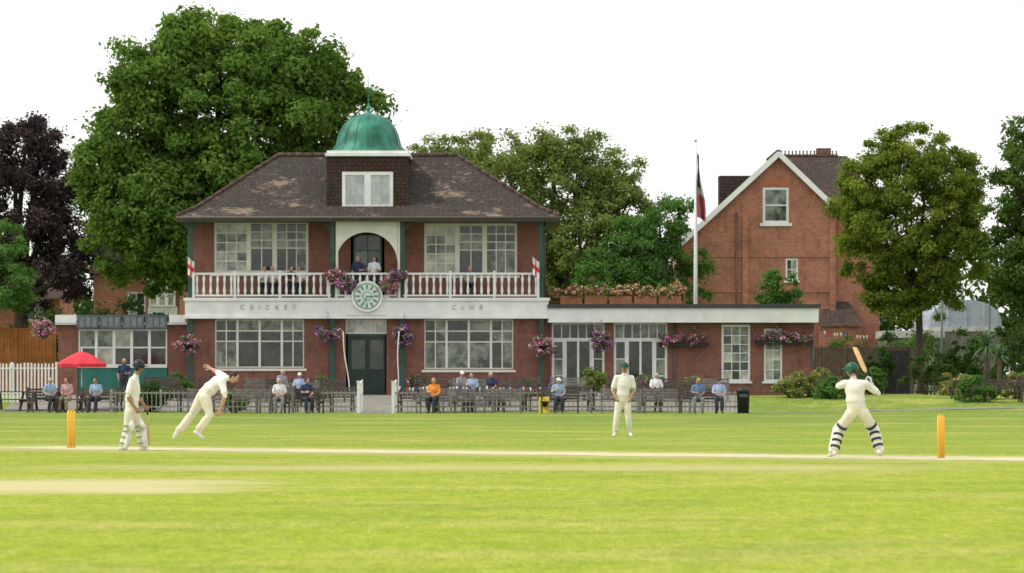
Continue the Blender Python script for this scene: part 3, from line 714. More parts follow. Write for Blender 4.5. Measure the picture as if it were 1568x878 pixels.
def person(name,J,st,origin,rz=0,vox=.016):
    sc=st.get('build',1.0)
    mats=[st['skin'],st['shirt'],st['legs'],st['shoes'],st['hair'],EYE,LIP,st.get('hatm',BLACK),st.get('sleevem',st['skin'])]
    mb=MB(); lab=[]
    sl,sr,hl,hr=J['shL'],J['shR'],J['hipL'],J['hipR']
    latc=(sr-sl).normalized(); lath=(hr-hl).normalized()
    ch,wa,pe,nk,hd=J['chest'],J['waist'],J['pelvis'],J['neck'],J['head']
    top=(sl+sr)/2; latm=(latc+lath).normalized()
    b=sc
    mb.tube([(pe-(wa-pe).normalized()*.08,.12*b,.09*b),(pe,.165*b,.118*b),(pe.lerp(wa,.5),.160*b,.118*b),(wa,.148*b,.11*b),(wa.lerp(ch,.5),.158*b,.118*b),(ch,.175*b,.125*b),(ch.lerp(top,.7),.17*b,.105*b),(top+(top-ch).normalized()*.035,.10*b,.07*b)],0,16,lat=latm)
    mb.tube([(top-(nk-top)*.3,.075,.07),(nk,.058,.058),(nk.lerp(hd,.6),.053,.053)],0,12)
    mb.tube([(sl,.066*b,.062*b),(top,.09,.075),(sr,.066*b,.062*b)],0,12,lat=(0,0,1))
    mb.tube([(wa.lerp(pe,.35),.152*b,.115*b),(wa.lerp(pe,.1),.172*b,.132*b),(wa.lerp(ch,.35),.158*b,.12*b)],0,16,lat=latm)
    lab+= [(pe,pe.lerp(wa,.6),.14,2),(wa.lerp(pe,.2),ch,.14,1),(ch,top,.14,1),(sl,sr,.07,1),(nk,hd,.055,0)]
    ls=st.get('longsleeve',False); shorts=st.get('shorts',False)
    for S_ in 'LR':
        sh,el,wr=J['sh'+S_],J['el'+S_],J['wr'+S_]
        mb.ell(sh,(.072*b,)*3,0,12,8)
        cut=sh.lerp(el,.85)
        if ls:
            mb.tube([(sh,.068*b,.065*b),(sh.lerp(el,.5),.06,.06),(el,.054,.054),(el.lerp(wr,.5),.05,.05),(wr.lerp(el,.06),.042,.042)],0,12); mb.ell(el,(.055,)*3,0,10,8)
            lab+=[(sh,el,.06,1),(el,wr,.05,1)]
        else:
            mb.tube([(sh,.070*b,.068*b),(sh.lerp(el,.5),.068,.066),(cut,.066,.064)],0,12)
            mb.tube([(sh.lerp(el,.6),.046,.046),(el,.042,.042),(el.lerp(wr,.3),.044,.042),(el.lerp(wr,.7),.034,.033),(wr,.027,.024)],0,12); mb.ell(el,(.043,)*3,0,10,8)
            lab+=[(sh,cut,.062,1),(cut,wr,.04,0)]
        mb.tube([(wr.lerp(el,.15),.03,.028),(wr,.028,.024)],0,10)
        hp,kn,an=J['hip'+S_],J['kn'+S_],J['an'+S_]; td=J['toe'+S_]
        lat=lath
        if shorts:
            mb.tube([(hp,.105*b,.11*b),(hp.lerp(kn,.5),.10*b,.095*b),(hp.lerp(kn,.85),.098,.095)],0,14,lat=lat)
            mb.tube([(hp.lerp(kn,.6),.07,.07),(kn,.055,.058),(kn.lerp(an,.3),.056,.06),(kn.lerp(an,.7),.04,.042),(an,.034,.036)],0,12,lat=lat)
            lab+=[(hp,hp.lerp(kn,.85),.1,2),(kn,an,.05,0)]
        else:
            mb.tube([(hp,.105*b,.11*b),(hp.lerp(kn,.4),.095*b,.098*b),(kn,.075,.078),(kn.lerp(an,.35),.078,.084),(kn.lerp(an,.75),.072,.078),(an+(kn-an).normalized()*.02,.072,.078)],0,14,lat=lat)
            mb.ell(kn,(.076,)*3,0,10,8); lab+=[(hp,kn,.095,2),(kn,an.lerp(kn,.04),.07,2)]
        mb.ell(hp,(.10*b,.10*b,.10*b),0,12,8)
        up=(kn-an).normalized(); f=(td-an); f.normalize(); hz=Vector((0,0,1)) if abs(f.z)<.8 else up
        ft,u2,l2=frame(f,hz)
        heel=an-f*.055-u2*.045; ball=an+f*.12-u2*.055; tip=an+f*.19-u2*.062
        mb.tube([(heel-f*.01,.03,.03),(heel+f*.03,.038,.042),(an+f*.05-u2*.035,.042,.046),(ball,.048,.033),(tip,.034,.022)],0,12,lat=l2)
        mb.tube([(an+up*.03,.04,.045),(an-u2*.03,.04,.045)],0,10,lat=l2)
        lab+=[(heel,ball,.045,3),(ball,tip,.035,3),(an,heel.lerp(ball,.4),.04,3)]
    V,Fs=remesh(mb,vox,3)
    C=np.array([V[list(f)].mean(axis=0) for f in Fs]); D=np.zeros((len(lab),len(Fs)))
    for i,(p,q,r,m) in enumerate(lab):
        p=np.array(p);q=np.array(q); t=np.clip(((C-p)@(q-p))/max(1e-9,(q-p)@(q-p)),0,1); D[i]=np.linalg.norm(C-(p+t[:,None]*(q-p)),axis=1)-r
    mi=np.array([l[3] for l in lab])[D.argmin(axis=0)]
    out=MB(); out.v=[tuple(v) for v in V]; out.f=list(Fs); out.m=[int(x) for x in mi]; out.sm=[True]*len(Fs)
    face=Vector(J.get('face',(0,-1,0))); upv=(hd-nk).normalized()*.6+Vector((0,0,1))*.4 if 'upv' not in J else Vector(J['upv'])
    f,u,l=frame(face,upv); R=Matrix((l,-f,u)).transposed()
    def hf(p):
        q=Vector(p)
        if q.z<0: q.x*=1-.28*(-q.z)**1.5; q.y*=1-.15*(-q.z); q.y-=.12*(-q.z)
        return q
    H=lambda x,y,z: hd+R@Vector((x,y,z))
    out.ell(hd,(.074,.094,.115),0,20,16,R,hf)
    out.ell(H(0,-.096,-.012),(.012,.018,.02),0,8,6,R); out.ell(H(0,-.09,.008),(.008,.012,.024),0,8,6,R)
    for sg in (-1,1):
        out.ell(H(.074*sg,.006,-.004),(.010,.018,.03),0,8,6,R); out.ell(H(.029*sg,-.083,.012),(.012,.009,.007),5,8,6,R)
        out.ell(H(.029*sg,-.084,.032),(.018,.008,.005),4,8,6,R)
    out.ell(H(0,-.084,-.052),(.024,.010,.007),6,8,6,R)
    hair=st.get('hairstyle','short')
    out.ell(H(0,.018,.022),(.080,.092,.104),4,18,12,R)
    if hair=='long': out.ell(H(0,.045,-.04),(.085,.06,.12),4,14,10,R)
    hat=st.get('hat')
    if hat=='cap':
        out.ell(H(0,.006,.035),(.088,.102,.098),7,18,12,R,zmin=.0); out.ell(H(0,-.125,.036),(.066,.062,.009),7,14,6,R)
    if hat=='sunhat':
        out.ell(H(0,.005,.04),(.088,.10,.098),7,18,12,R,zmin=0); out.ell(H(0,.0,.042),(.155,.17,.012),7,20,6,R)
    if hat=='helmet':
        out.ell(H(0,.012,.02),(.108,.125,.125),7,20,14,R,zmin=-.25); out.ell(H(0,-.13,.035),(.085,.06,.012),7,14,6,R)
        for k in range(3):
            z=-.005-.035*k
            pts=[(H(.105*math.sin(t),-.0-.145*math.cos(t),z),.004,.004) for t in np.linspace(-1.4,1.4,9)]; out.tube(pts,7,6)
        for sg in (-1,1): out.ell(H(.098*sg,.02,-.03),(.014,.045,.06),7,10,8,R)
    for S_ in 'LR':
        wr,el=J['wr'+S_],J['el'+S_]; dirv=J.get('hd'+S_,(wr-el).normalized()); curl=J.get('curl'+S_,.35)
        HV,HF=handmesh(curl); fx=Vector(dirv).normalized()
        out_l=(J['sh'+S_]-(sl+sr)/2).normalized()
        zz=J.get('hn'+S_,out_l); _,z_,y_=frame(fx,zz)
        y_=-y_ if S_=='R' else y_
        M=Matrix((fx,y_,z_)).transposed()
        i0=len(out.v)
        base=wr-fx*.008; gm=st.get('glovem'); g=1.0 if not gm else 1.35
        for v in HV: out.v.append(tuple(base+M@(Vector(map(float,v))*g)))
        for q in HF: out.f.append(tuple(i0+k for k in q)); out.m.append(9 if gm else 0); out.sm.append(True)
        if gm: out.tube([(wr-fx*.10,.045,.045),(wr-fx*.03,.047,.045),(wr+fx*.01,.040,.036)],9,12)
    mats.append(st.get('glovem',st['skin']))
    if st.get('pads'):
        mats+= [st['pads'],st['strap']]
        for S_ in 'LR':
            hp,kn,an=J['hip'+S_],J['kn'+S_],J['an'+S_]; fwd=J['padf'+S_]; t=(kn-an).normalized(); fw=(Vector(fwd)-t*Vector(fwd).dot(t)).normalized(); la=t.cross(fw)
            tt=(hp-kn).normalized()
            nodes=[]
            for a_,w_,o_ in ((0.0,.078,.045),(.08,.092,.05),(.25,.10,.05),(.40,.104,.055)):
                nodes.append((an+t*a_+fw*o_-t*.03,w_,.064))
            nodes.append((kn+fw*.06,.108,.072)); nodes.append((kn+tt*.10+fw*.055,.104,.06)); nodes.append((kn+tt*.2+fw*.05,.088,.04))
            out.tube(nodes,10,14,lat=la)
            for j in range(-2,3):
                pts=[(n_[0]+la*n_[1]*.36*j+fw*(n_[2]*(1-.12*j*j)+.0),.016,.014) for n_ in nodes[1:5]]; out.tube(pts,10,6)
            sw=st.get('strapw',.02)
            for a_ in (.08,.2,.32): 
                c=an+t*a_; out.tube([(c-t*sw,.094,.094),(c+t*sw,.096,.096)],11,14)
            c=kn+tt*.06; out.tube([(c-tt*sw,.104,.104),(c+tt*sw,.106,.106)],11,14)
    ob=out.build(name,mats,None,origin,uv=False); ob.rotation_euler=(0,0,rz); return ob
def joints(d,org,**k):
    J={}
    for n,v in k.items():
        if isinstance(v,tuple) and len(v)==4:
            p=W(v[0],v[1],d); J[n]=Vector((p.x-org[0],v[2],p.z-org[2]))
        else: J[n]=v
    return J
V3=lambda *a:Vector(a)
# --- batsman on strike (back to the camera)
d=76.6; o=W(1312,700,d); o.z=0
J=joints(d,o,pelvis=(1312,628,0,0),waist=(1310,612,-.01,0),chest=(1309,597,0,0),neck=(1307,580,.03,0),head=(1304,567,.06,0),
 shL=(1293,588,.02,0),shR=(1325,588,-.02,0),elL=(1291,606,.30,0),wrL=(1316,594,.36,0),elR=(1346,603,.06,0),wrR=(1336,588,.24,0),
 hipL=(1305,631,0,0),hipR=(1321,631,0,0),knL=(1287,657,.14,0),knR=(1338,657,.12,0),anL=(1277,691,-.02,0),anR=(1346,689,-.02,0),
 toeL=(1270,693,.14,0),toeR=(1350,692,.16,0),face=V3(-.85,.5,-.08),curlL=1.1,curlR=1.1,padfL=V3(-.35,.9,0),padfR=V3(.1,1,0))
J['elL']=(W(1284,592,d)-o)*1; J['elL'].y=.22
J['hdR']=V3(-.1,.2,1); J['hdL']=V3(.4,.1,.9)
NAVY=mat('navy_strap',(.03,.035,.07),.7)
stB=dict(skin=SK1,shirt=CW,legs=CT,shoes=SHOE,hair=HB,hat='helmet',hatm=mat('green_helmet',(.015,.09,.05),.35),glovem=mat('batting_glove',(.6,.6,.58),.7),pads=mat('pad_canvas',(.8,.8,.77),.7),strap=NAVY,build=1.06)
bat_ob=person('cricket_batsman',J,stB,o,vox=.014)
def bat(name,parent,grip,tip,facing=(0,-1,0)):
    mb=MB(); g=Vector(grip);t=Vector(tip);ax=(t-g).normalized()
    mb.tube([(g-ax*.07,.019,.019),(g,.016,.016),(g+ax*.22,.016,.016)],1,10)
    fr=Vector(facing); lt=ax.cross(fr).normalized()
    mb.tube([(g+ax*.21,.018,.018),(g+ax*.27,.05,.018),(g+ax*.33,.054,.02),(g+ax*.6,.054,.03),(g+ax*.76,.054,.022),(g+ax*.80,.045,.012)],0,12,lat=lt)
    mb.build(name,[WILLOW,BLACK],parent,uv=False)
g=J['wrR']+V3(-.02,.03,.03)
bat('cricket_bat',bat_ob,g,g+V3(-.24,.42,.62),(.5,-.8,0))
# --- non-striker
d=83.3; o=W(207,690,d); o.z=0
J=joints(d,o,pelvis=(202,627,0,0),waist=(202,611,0,0),chest=(204,596,0,0),neck=(209,574,0,0),head=(213,562,0,0),
 shL=(206,583,.17,0),shR=(204,583,-.17,0),elL=(209,607,.26,0),wrL=(221,622,.22,0),elR=(197,607,-.25,0),wrR=(209,625,-.24,0),
 hipL=(203,630,.09,0),hipR=(200,630,-.09,0),knL=(213,656,.14,0),knR=(196,657,-.10,0),anL=(217,684,.16,0),anR=(188,685,-.12,0),
 toeL=(232,687,.16,0),toeR=(203,688,-.12,0),face=V3(.95,-.1,-.15),curlL=1.1,curlR=.6,padfL=V3(1,0,0),padfR=V3(1,0,.1))
stN=dict(stB); stN['skin']=SK2; stN['hatm']=mat('dark_helmet',(.012,.02,.035),.35); stN.pop('glovem'); stN['build']=1.08; stN['strap']=mat('grey_strap',(.33,.33,.34),.7); stN['strapw']=.014
ns=person('cricket_batsman',J,stN,o,vox=.014)
g=J['wrL']+V3(.03,0,-.03); bat('cricket_bat',ns,g+V3(0,0,.06),g+V3(.04,.05,-.66),(1,0,0))
# --- bowler in his follow-through
d=84.0; o=W(312,684,d); o.z=0
J=joints(d,o,pelvis=(312,605,0,0),waist=(322,595,0,0),chest=(333,586,0,0),neck=(349,579,-.01,0),head=(358,578,-.02,0),
 shL=(342,577,.17,0),shR=(341,586,-.16,0),elL=(330,570,.38,0),wrL=(319,564,.50,0),elR=(346,607,-.28,0),wrR=(338,628,-.25,0),
 hipL=(310,606,.09,0),hipR=(314,608,-.09,0),knL=(294,634,.12,0),knR=(322,636,-.14,0),anL=(274,660,.10,0),anR=(303,660,-.10,0),
 toeL=(270,671,.10,0),toeR=(313,666,-.12,0),face=V3(.75,-.1,-.6),upv=V3(.5,0,.8),curlL=.35,curlR=.35)
person('cricket_bowler',J,dict(skin=SK1,shirt=CW,legs=CT,shoes=SHOE,hair=HB,longsleeve=False,build=1.1),o,vox=.014)
# --- fielder
d=101.6; o=W(954,669,d); o.z=0
J=joints(d,o,pelvis=(954,616,0,0),waist=(954,604,0,0),chest=(955,591,0,0),neck=(956,574,0,0),head=(957,563.5,-.02,0),
 shL=(967,579,.02,0),shR=(944,579,0,0),elL=(971,597,.02,0),wrL=(966,610,-.16,0),elR=(938,597,.0,0),wrR=(942,609,-.17,0),
 hipL=(960,618,0,0),hipR=(948,618,0,0),knL=(962,641,-.06,0),knR=(944,641,-.04,0),anL=(964,662,.02,0),anR=(942,662,0,0),
 toeL=(968,664,-.2,0),toeR=(938,664,-.2,0),face=V3(-.25,-.95,-.12),curlL=.35,curlR=.35)
person('cricket_fielder',J,dict(skin=SK2,shirt=CW,legs=CT,shoes=SHOE,hair=HK,hat='cap',hatm=mat('green_cap',(.02,.08,.04),.8)),o,vox=.015)
# --- spectators
def seatedJ(lean=0,hand=0,tw=0):
    r=lambda a:random.uniform(-a,a)
    J=dict(pelvis=V3(0,0,.55),waist=V3(0,.02+lean*.1,.70),chest=V3(r(.01),-.0+lean*.3,.90),neck=V3(0,-.02+lean*.5,1.08),head=V3(r(.02),-.05+lean*.55,1.22),
     shR=V3(-.17,.0+lean*.45,1.02),shL=V3(.17,.0+lean*.45,1.02),elR=V3(-.24,-.06,.78),elL=V3(.24,-.06,.78),wrR=V3(-.12+r(.04),-.28,.68+hand*.2),wrL=V3(.12+r(.04),-.28,.68),
     hipR=V3(-.09,0,.54),hipL=V3(.09,0,.54),knR=V3(-.13+r(.04),-.43,.53),knL=V3(.13+r(.04),-.43,.53),anR=V3(-.13+r(.04),-.42+r(.06),.10),anL=V3(.13+r(.04),-.42+r(.06),.10))
    for s in 'LR': J['toe'+s]=J['an'+s]+V3(r(.04),-.2,-.02)
    J['face']=V3(r(.5)+tw,-1,-.1)
    return J
def standJ():
    r=lambda a:random.uniform(-a,a)
    J=dict(pelvis=V3(0,0,.95),waist=V3(0,0,1.10),chest=V3(0,0,1.28),neck=V3(0,0,1.50),head=V3(0,-.02,1.63),shR=V3(-.18,0,1.42),shL=V3(.18,0,1.42),
     elR=V3(-.25,.03,1.15),elL=V3(.25,.03,1.15),wrR=V3(-.22,-.15,.95),wrL=V3(.15,-.25,1.15),hipR=V3(-.09,0,.92),hipL=V3(.09,0,.92),knR=V3(-.11,-.03,.5),knL=V3(.11,-.02,.5),
     anR=V3(-.12,0,.09),anL=V3(.13,.02,.09))
    for s in 'LR': J['toe'+s]=J['an'+s]+V3(r(.05),-.2,-.02)
    J['face']=V3(r(.5),-1,0); return J
CL={'white':cloth('white_shirt',(.72,.73,.75)),'blue':cloth('pale_blue_shirt',(.32,.43,.62)),'navy':cloth('navy_jumper',(.03,.045,.10)),'orange':cloth('orange_jacket',(.78,.28,.05)),
 'dress':cloth('blue_dress',(.14,.22,.42)),'grey':cloth('grey_shirt',(.3,.31,.33)),'pink':cloth('pink_top',(.55,.33,.36)),'red':cloth('red_top',(.5,.05,.05)),
 'dtr':cloth('dark_trousers',(.035,.04,.055)),'ktr':cloth('khaki_trousers',(.35,.29,.2)),'gtr':cloth('grey_trousers',(.2,.2,.21))}
def spect(px,d,shirt,legs='dtr',hair=HB,rz=0,stand=False,z=None,bch=True,**kw):
    x=(px-784)/(F/d); z0=gz(d)+.012 if z is None else z
    J=standJ() if stand else seatedJ(random.uniform(-.25,.1),random.random(),kw.pop('tw',0))
    st=dict(skin=random.choice([SK1,SK1,SK2]),shirt=CL[shirt],legs=CL[legs],shoes=SHD,hair=hair); st.update(kw)
    person('standing_spectator' if stand else 'seated_spectator',J,st,(x,d,z0),rz,vox=.022)
    if not stand and bch: bench(x+random.uniform(-.2,.2),d+.18,rz,random.choice([BM,BML]))
spect(428,161.2,'white','gtr',HG); spect(469,161.5,'navy','dtr',HK,bch=True,tw=.6,rz=.4)
spect(665,161.2,'orange','dtr',HBL,tw=-.5,rz=-.3); spect(855,161.6,'blue','dtr',HG,hat='cap',hatm=CL['white'])
spect(1069,161.0,'dress','gtr',HBL,hairstyle='long',shorts=False,bch=True); spect(1101,161.0,'blue','dtr',HG,hat='cap',hatm=CL['navy'],tw=-.4,bch=False)
spect(75,164.0,'blue','dtr',HG,tw=.8,rz=.5); spect(104,164.5,'pink','ktr',HB,rz=-.4,bch=False); spect(148,163.5,'blue','dtr',HK,rz=-.3)
spect(190,172,'navy','dtr',HG,stand=True)
for px,c,h in ((432,'grey',HG),(458,'blue',HB),(706,'grey',HG),(724,'blue',HB),(751,'navy',HG),(1005,'white',HG)):
    spect(px+random.uniform(-3,3),random.uniform(167.5,173),c,'dtr',h,rz=random.uniform(-.8,.8),hat=random.choice([None,None,None,'cap']),hatm=CL['white'])
ZB=PZ(456)
for px,c,h,sd in ((405,'white',HB,0),(417,'white',HG,0),(446,'navy',HB,0),(458,'white',HK,0),(548,'navy',HG,1),(573,'white',HB,1),(720,'grey',HG,0)):
    spect(px,180.62,c,'dtr',h,z=ZB,bch=False,stand=bool(sd))
    if sd: continue
    x=PX(px); e=empty('chair',(x,180.7,ZB)); mb=MB(); mb.box(-.2,.2,-.22,.2,.42,.45); mb.box(-.2,.2,.17,.2,.45,.85)
    for a in (-.19,.16):
        for b in (-.2,.14): mb.box(a,a+.03,b,b+.03,0,.42)
    mb.build('seat_back_legs',[WOODD],e)
random.seed(11)
for px in (205,250,300,345,390,480,515,640,690,740,785,830,880,930,980,1030):
    d=random.uniform(164.5,167); x=(px-784)/(F/d)
    (table if random.random()<.5 else bench)(x,d,random.uniform(-.25,.25))
for px in (240,330,400,500,660,720,800,870,960,1040,1090): bench((px-784)/38.,random.uniform(171,173.5),random.uniform(-.2,.2),random.choice([BM,BML]))
for px in (20,60,110,150): table((px-784)/39.3,166.5,random.uniform(-.3,.3))
for px in (315,385,700,770,950,1015): bench((px-784)/40.4,161.3,random.uniform(-.08,.08),BML)
# ---------------- parasol
def parasol():
    p=W(125,552,167.5); e=empty('red_parasol',(p.x,167.5,gz(167.5))); mb=MB(); zt=W(0,538,167.5).z-gz(167.5); R=.98; n=8
    for i in range(n):
        a0,a1=2*math.pi*i/n,2*math.pi*(i+1)/n
        for k in range(4):
            t0,t1=k/4,(k+1)/4
            def P(t,a): 
                rr=R*t; return (rr*math.cos(a),rr*math.sin(a),zt-.50*t**1.4)
            mb.face([P(t0,a0),P(t1,a0),P(t1,a1),P(t0,a1)] if k else [P(0,a0),P(t1,a0),P(t1,a1)])
        c0,c1=P(1,a0),P(1,a1); mb.face([c0,(c0[0]*.99,c0[1]*.99,c0[2]-.14),(c1[0]*.99,c1[1]*.99,c1[2]-.14),c1])
        mb.tube([((0,0,zt-.25),.008,.008),((c0[0]*.9,c0[1]*.9,c0[2]+.02),.008,.008)],1,5)
    mb.build('canopy',[RED,WHITE],e,uv=False); mb=MB(); mb.cyl((0,0,0),(0,0,zt+.06),.022,n=10); mb.ell((0,0,zt+.07),(.03,.03,.04)); mb.lathe([(0,0),(.25,0),(.25,.06),(.05,.1)],(0,0,0.01),16)
    mb.build('pole_and_base',[WHITE],e,uv=False)
parasol()
def bunting(a,b,n,sag=.15):
    a=Vector(a);b=Vector(b); e=empty('bunting',a); mb=MB(); prev=None
    for i in range(n+1):
        t=i/n; p=(b-a)*t+Vector((0,0,-sag*4*t*(1-t)))
        if prev is not None:
            q0=prev-a*0; mb.beam(prev,p,.012,.012,3); m=random.choice((0,0,1,2)); q=prev.lerp(p,.15);r=prev.lerp(p,.85); c=(q+r)/2+Vector((random.uniform(-.03,.03),random.uniform(-.05,.05),-.18)); mb.face([q,r,c],m)
        prev=p
    mb.build('pennants',[WHITE,RED,BLUE,BLACK],e,uv=False)
for i in range(5): bunting(((610+46*i-784)/40.,162.3,1.05),((656+46*i-784)/40.,162.3,1.05),9,.06)
for i in range(2): bunting(W(1255+40*i,504+4*i,183),W(1295+40*i,508+4*i,185),8,.1)
def litter_bin(px,d):
    e=empty('litter_bin',((px-784)/(F/d),d,gz(d))); mb=MB(); mb.tube([((0,0,0),.22,.2),((0,0,.8),.25,.23),((0,0,.82),.27,.25),((0,0,.88),.27,.25),((0,0,.98),.16,.14)],0,14); mb.box(-.15,.15,-.245,-.2,.62,.74,1); mb.build('bin_body',[BLACK,GREY],e,uv=False)
litter_bin(1138,162)
def signboard(px,d,m):
    e=empty('folding_sign_board',((px-784)/(F/d),d,gz(d))); mb=MB(); mb.beam((0,-.18,0),(0,0,.62),.4,.03,up=(0,1,0)); mb.beam((0,.18,0),(0,.0,.62),.4,.03,up=(0,1,0)); mb.box(-.12,.12,-.13,-.11,.25,.42,1); mb.build('boards',[m,BLACK],e)
signboard(833,161.8,YEL)
def small_flag(px,py,d,cross=True,h=.75,w=.42):
    p=W(px,py,d); e=empty('england_flag',p); mb=MB(); mb.cyl((0,0,-h*.6),(0,0,h*.75),.015,m=2)
    N=10
    for i in range(N):
        for j in range(8):
            def P(i,j): u=i/N;v=j/8; return (u*w*.7,.05*math.sin(u*9+v*3),h*.7-v*h-.25*u)
            c=1 if (cross and (i in(4,5) or j in (3,4))) else 0
            mb.face([P(i,j),P(i+1,j),P(i+1,j+1),P(i,j+1)],c)
    mb.build('cloth',[WHITE,RED,WOODD],e,uv=False)
small_flag(815,412,179.6); small_flag(287,412,179.6)
def flagpole():
    d=190; p=W(1065,460,d); e=empty('flagpole',(p.x,d,.55)); zt=W(0,217,d).z-.55; mb=MB()
    mb.tube([((0,0,0),.11,.11),((0,0,zt*.5),.08,.08),((0,0,zt),.045,.045)],0,12); mb.ell((0,0,zt+.06),(.09,.09,.08)); mb.cyl((.09,0,1.2),(.07,0,zt-.2),.008,n=5); mb.build('pole',[WHITE],e,uv=False)
    mb=MB(); h=3.0; N=8; M=18; z0=W(0,234,d).z-.55
    for i in range(N):
        for j in range(M):
            def P(i,j):
                u=i/N;v=j/M; return (.05+u*(.10+.34*v)+.05*math.sin(v*7+u*3),.12*math.sin(u*11+v*2)*(.4+v),z0-v*h*(.96)-u*.25)
            c=0 if j<9 else (1 if j<11 and i>2 else 2)
            if j<9 and i>5: c=1 if j>5 else 0
            mb.face([P(i,j),P(i+1,j),P(i+1,j+1),P(i,j+1)],c,True)
    mb.build('flag',[mat('dark_green_cloth',(.03,.055,.05),.8),mat('pale_flag_cloth',(.5,.5,.48),.8),mat('flag_red',(.35,.09,.10),.8)],e,uv=False)
flagpole()
# ================================================================== BRICK HOUSE
def house():
    d=216.7; hx=lambda p:(p-1155)/30.; hz=lambda p:1.5+(573-p)/30.-.6
    E=empty('brick_house',((1155-784)/30.,d,.6)); w=MB(); fr=MB(); gl=MB()
    zl=hz(374); za=hz(236); zr=hz(312); xl,xr,xa=hx(1042),hx(1271),hx(1192)
    W1=(hx(1168),hx(1208),hz(342),hz(287)); W2=(hx(1203),hx(1222),hz(430),hz(396))
    w.wall(xl,xr,0,zl,0,[W2],0,.12)
    def top(x): return zl+(za-zl)*(x-xl)/(xa-xl) if x<xa else za+(zr-za)*(x-xa)/(xr-xa)
    xs=[xl,W1[0],xa,W1[1],xr]
    for a,b in zip(xs[:-1],xs[1:]):
        if a>=W1[0] and b<=W1[1]:
            w.face([(a,0,zl),(b,0,zl),(b,0,W1[2]),(a,0,W1[2])]); w.face([(a,0,W1[3]),(b,0,W1[3]),(b,0,top(b)),(a,0,top(a))])
        elif a==xl: w.face([(a,0,zl),(b,0,zl),(b,0,top(b))])
        else: w.face([(a,0,zl),(b,0,zl),(b,0,top(b)),(a,0,top(a))])
    w.face([(W1[0],0,W1[2]),(W1[0],0,W1[3]),(W1[0],.12,W1[3]),(W1[0],.12,W1[2])]); w.face([(W1[1],0,W1[2]),(W1[1],.12,W1[2]),(W1[1],.12,W1[3]),(W1[1],0,W1[3])])
    w.face([(W1[0],0,W1[3]),(W1[1],0,W1[3]),(W1[1],.12,W1[3]),(W1[0],.12,W1[3])]); w.face([(W1[0],0,W1[2]),(W1[0],.12,W1[2]),(W1[1],.12,W1[2]),(W1[1],0,W1[2])])
    w.face([(xl,9,0),(xl,0,0),(xl,0,zl),(xl,9,zl)]); w.face([(xr,0,0),(xr,9,0),(xr,9,zr),(xr,0,zr)])
    w.wall(xr,hx(1348),0,hz(325),.5,[],0); w.face([(hx(1348),.5,0),(hx(1348),9,0),(hx(1348),9,hz(325)),(hx(1348),.5,hz(325))])
    w.face([(xr,.5,0),(xr,0,0),(xr,0,zr),(xr,.5,zr)])
    w.box(hx(1137),hx(1146),-.12,-.003,0,hz(330)); w.box(xr-.02,xr+.28,-.12,.5,0,zr-.1)
    for z in (392,446): w.box(xl,hx(1137),-.05,-.003,hz(z)-.06,hz(z)+.06); w.box(hx(1146),xr-.02,-.05,-.003,hz(z)-.06,hz(z)+.06)
    w.build('brick_walls',[BR2],E)
    r=MB(); sl=(za-zl)/(xa-xl); ov=.32
    tl=(xl-ov,zl-ov*sl); tr=(xr+ov*.8,zr-ov*.8*.95)
    t=.14
    r.face([(tl[0],-.3,tl[1]+t),(xa,-.3,za+t),(xa,9,za+t),(tl[0],9,tl[1]+t)]); r.face([(xa,-.3,za+t),(tr[0],-.3,tr[1]+t),(tr[0],9,tr[1]+t),(xa,9,za+t)])
    zr2=hz(240)+.25; ex=hx(1352)
    r.face([(hx(1271),.2,hz(322)),(ex,.2,hz(322)),(ex-1.5,4.2,zr2),(hx(1200),4.2,zr2),(hx(1200),1.5,hz(290))]); r.face([(ex,.2,hz(322)),(ex,8,hz(322)),(ex-1.5,4.2,zr2)])
    r.face([(ex,8,hz(322)),(hx(1200),8,hz(322)),(hx(1200),4.2,zr2),(ex-1.5,4.2,zr2)])
    r.face([(hx(1250),-1.2,hz(500)),(hx(1322),-1.2,hz(500)),(hx(1300),.5,hz(462)),(hx(1262),.5,hz(462))])
    r.box(hx(1106),hx(1154),2.95,4.6,hz(335),hz(265))
    r.build('tiled_roofs',[ROOF2],E)
    w=MB(); w.box(hx(1254),hx(1318),-1.0,.4,0,hz(500)-.02); w.build('lean_to_walls',[BR2],E)
    g=MB(); g.beam((tl[0],-.34,tl[1]),(xa+.03,-.34,za+.03),.26,.06,0,up=(0,1,0)); g.beam((xa-.03,-.345,za+.03),(tr[0],-.345,tr[1]),.26,.06,0,up=(0,1,0))
    g.build('barge_boards',[WHITE],E)
    g=MB(); n=16
    for i in range(n):
        x=hx(1202)+i*.19; g.box(x,x+.18,4.1,4.3,zr2-.02,zr2+.08); g.tube([((x+.09,4.2,zr2+.08),.05,.05),((x+.09,4.2,zr2+.16),.03,.03),((x+.09,4.2,zr2+.22),.055,.055),((x+.09,4.2,zr2+.3),.01,.01)],0,6)
    for i in range(30):
        y=-.3+i*.31; g.box(xa-.1,xa+.1,y,y+.3,za+t-.02,za+t+.07)
    g.box(hx(1262),hx(1284),5,6,zr2-1,zr2+.45)
    g.build('ridge_cresting_and_chimney',[mat('ridge_terracotta',(.17,.10,.08),.9,.3)],E)
    window(fr,gl,*W1,.08,1,2,.13,.07,(1,1,0)); window(fr,gl,*W2,.08,2,2,.09,.04,(1,2)); fr.box(W1[0]-.15,W1[1]+.15,-.12,-.004,W1[2]-.15,W1[2]); fr.box(W2[0]-.08,W2[1]+.08,-.1,-.004,W2[2]-.1,W2[2])
    fr.build('window_frames',[WHITE],E); gl.build('window_panes',GL,E)
    a=MB()
    for i in range(11): x=W1[0]-.1+i*(W1[1]-W1[0]+.1)/10.; a.box(x,x+.11,-.03,-.004,W1[3]+.01+.12*math.sin(math.pi*(i+.5)/11)-.02,W1[3]+.27+.12*math.sin(math.pi*(i+.5)/11))
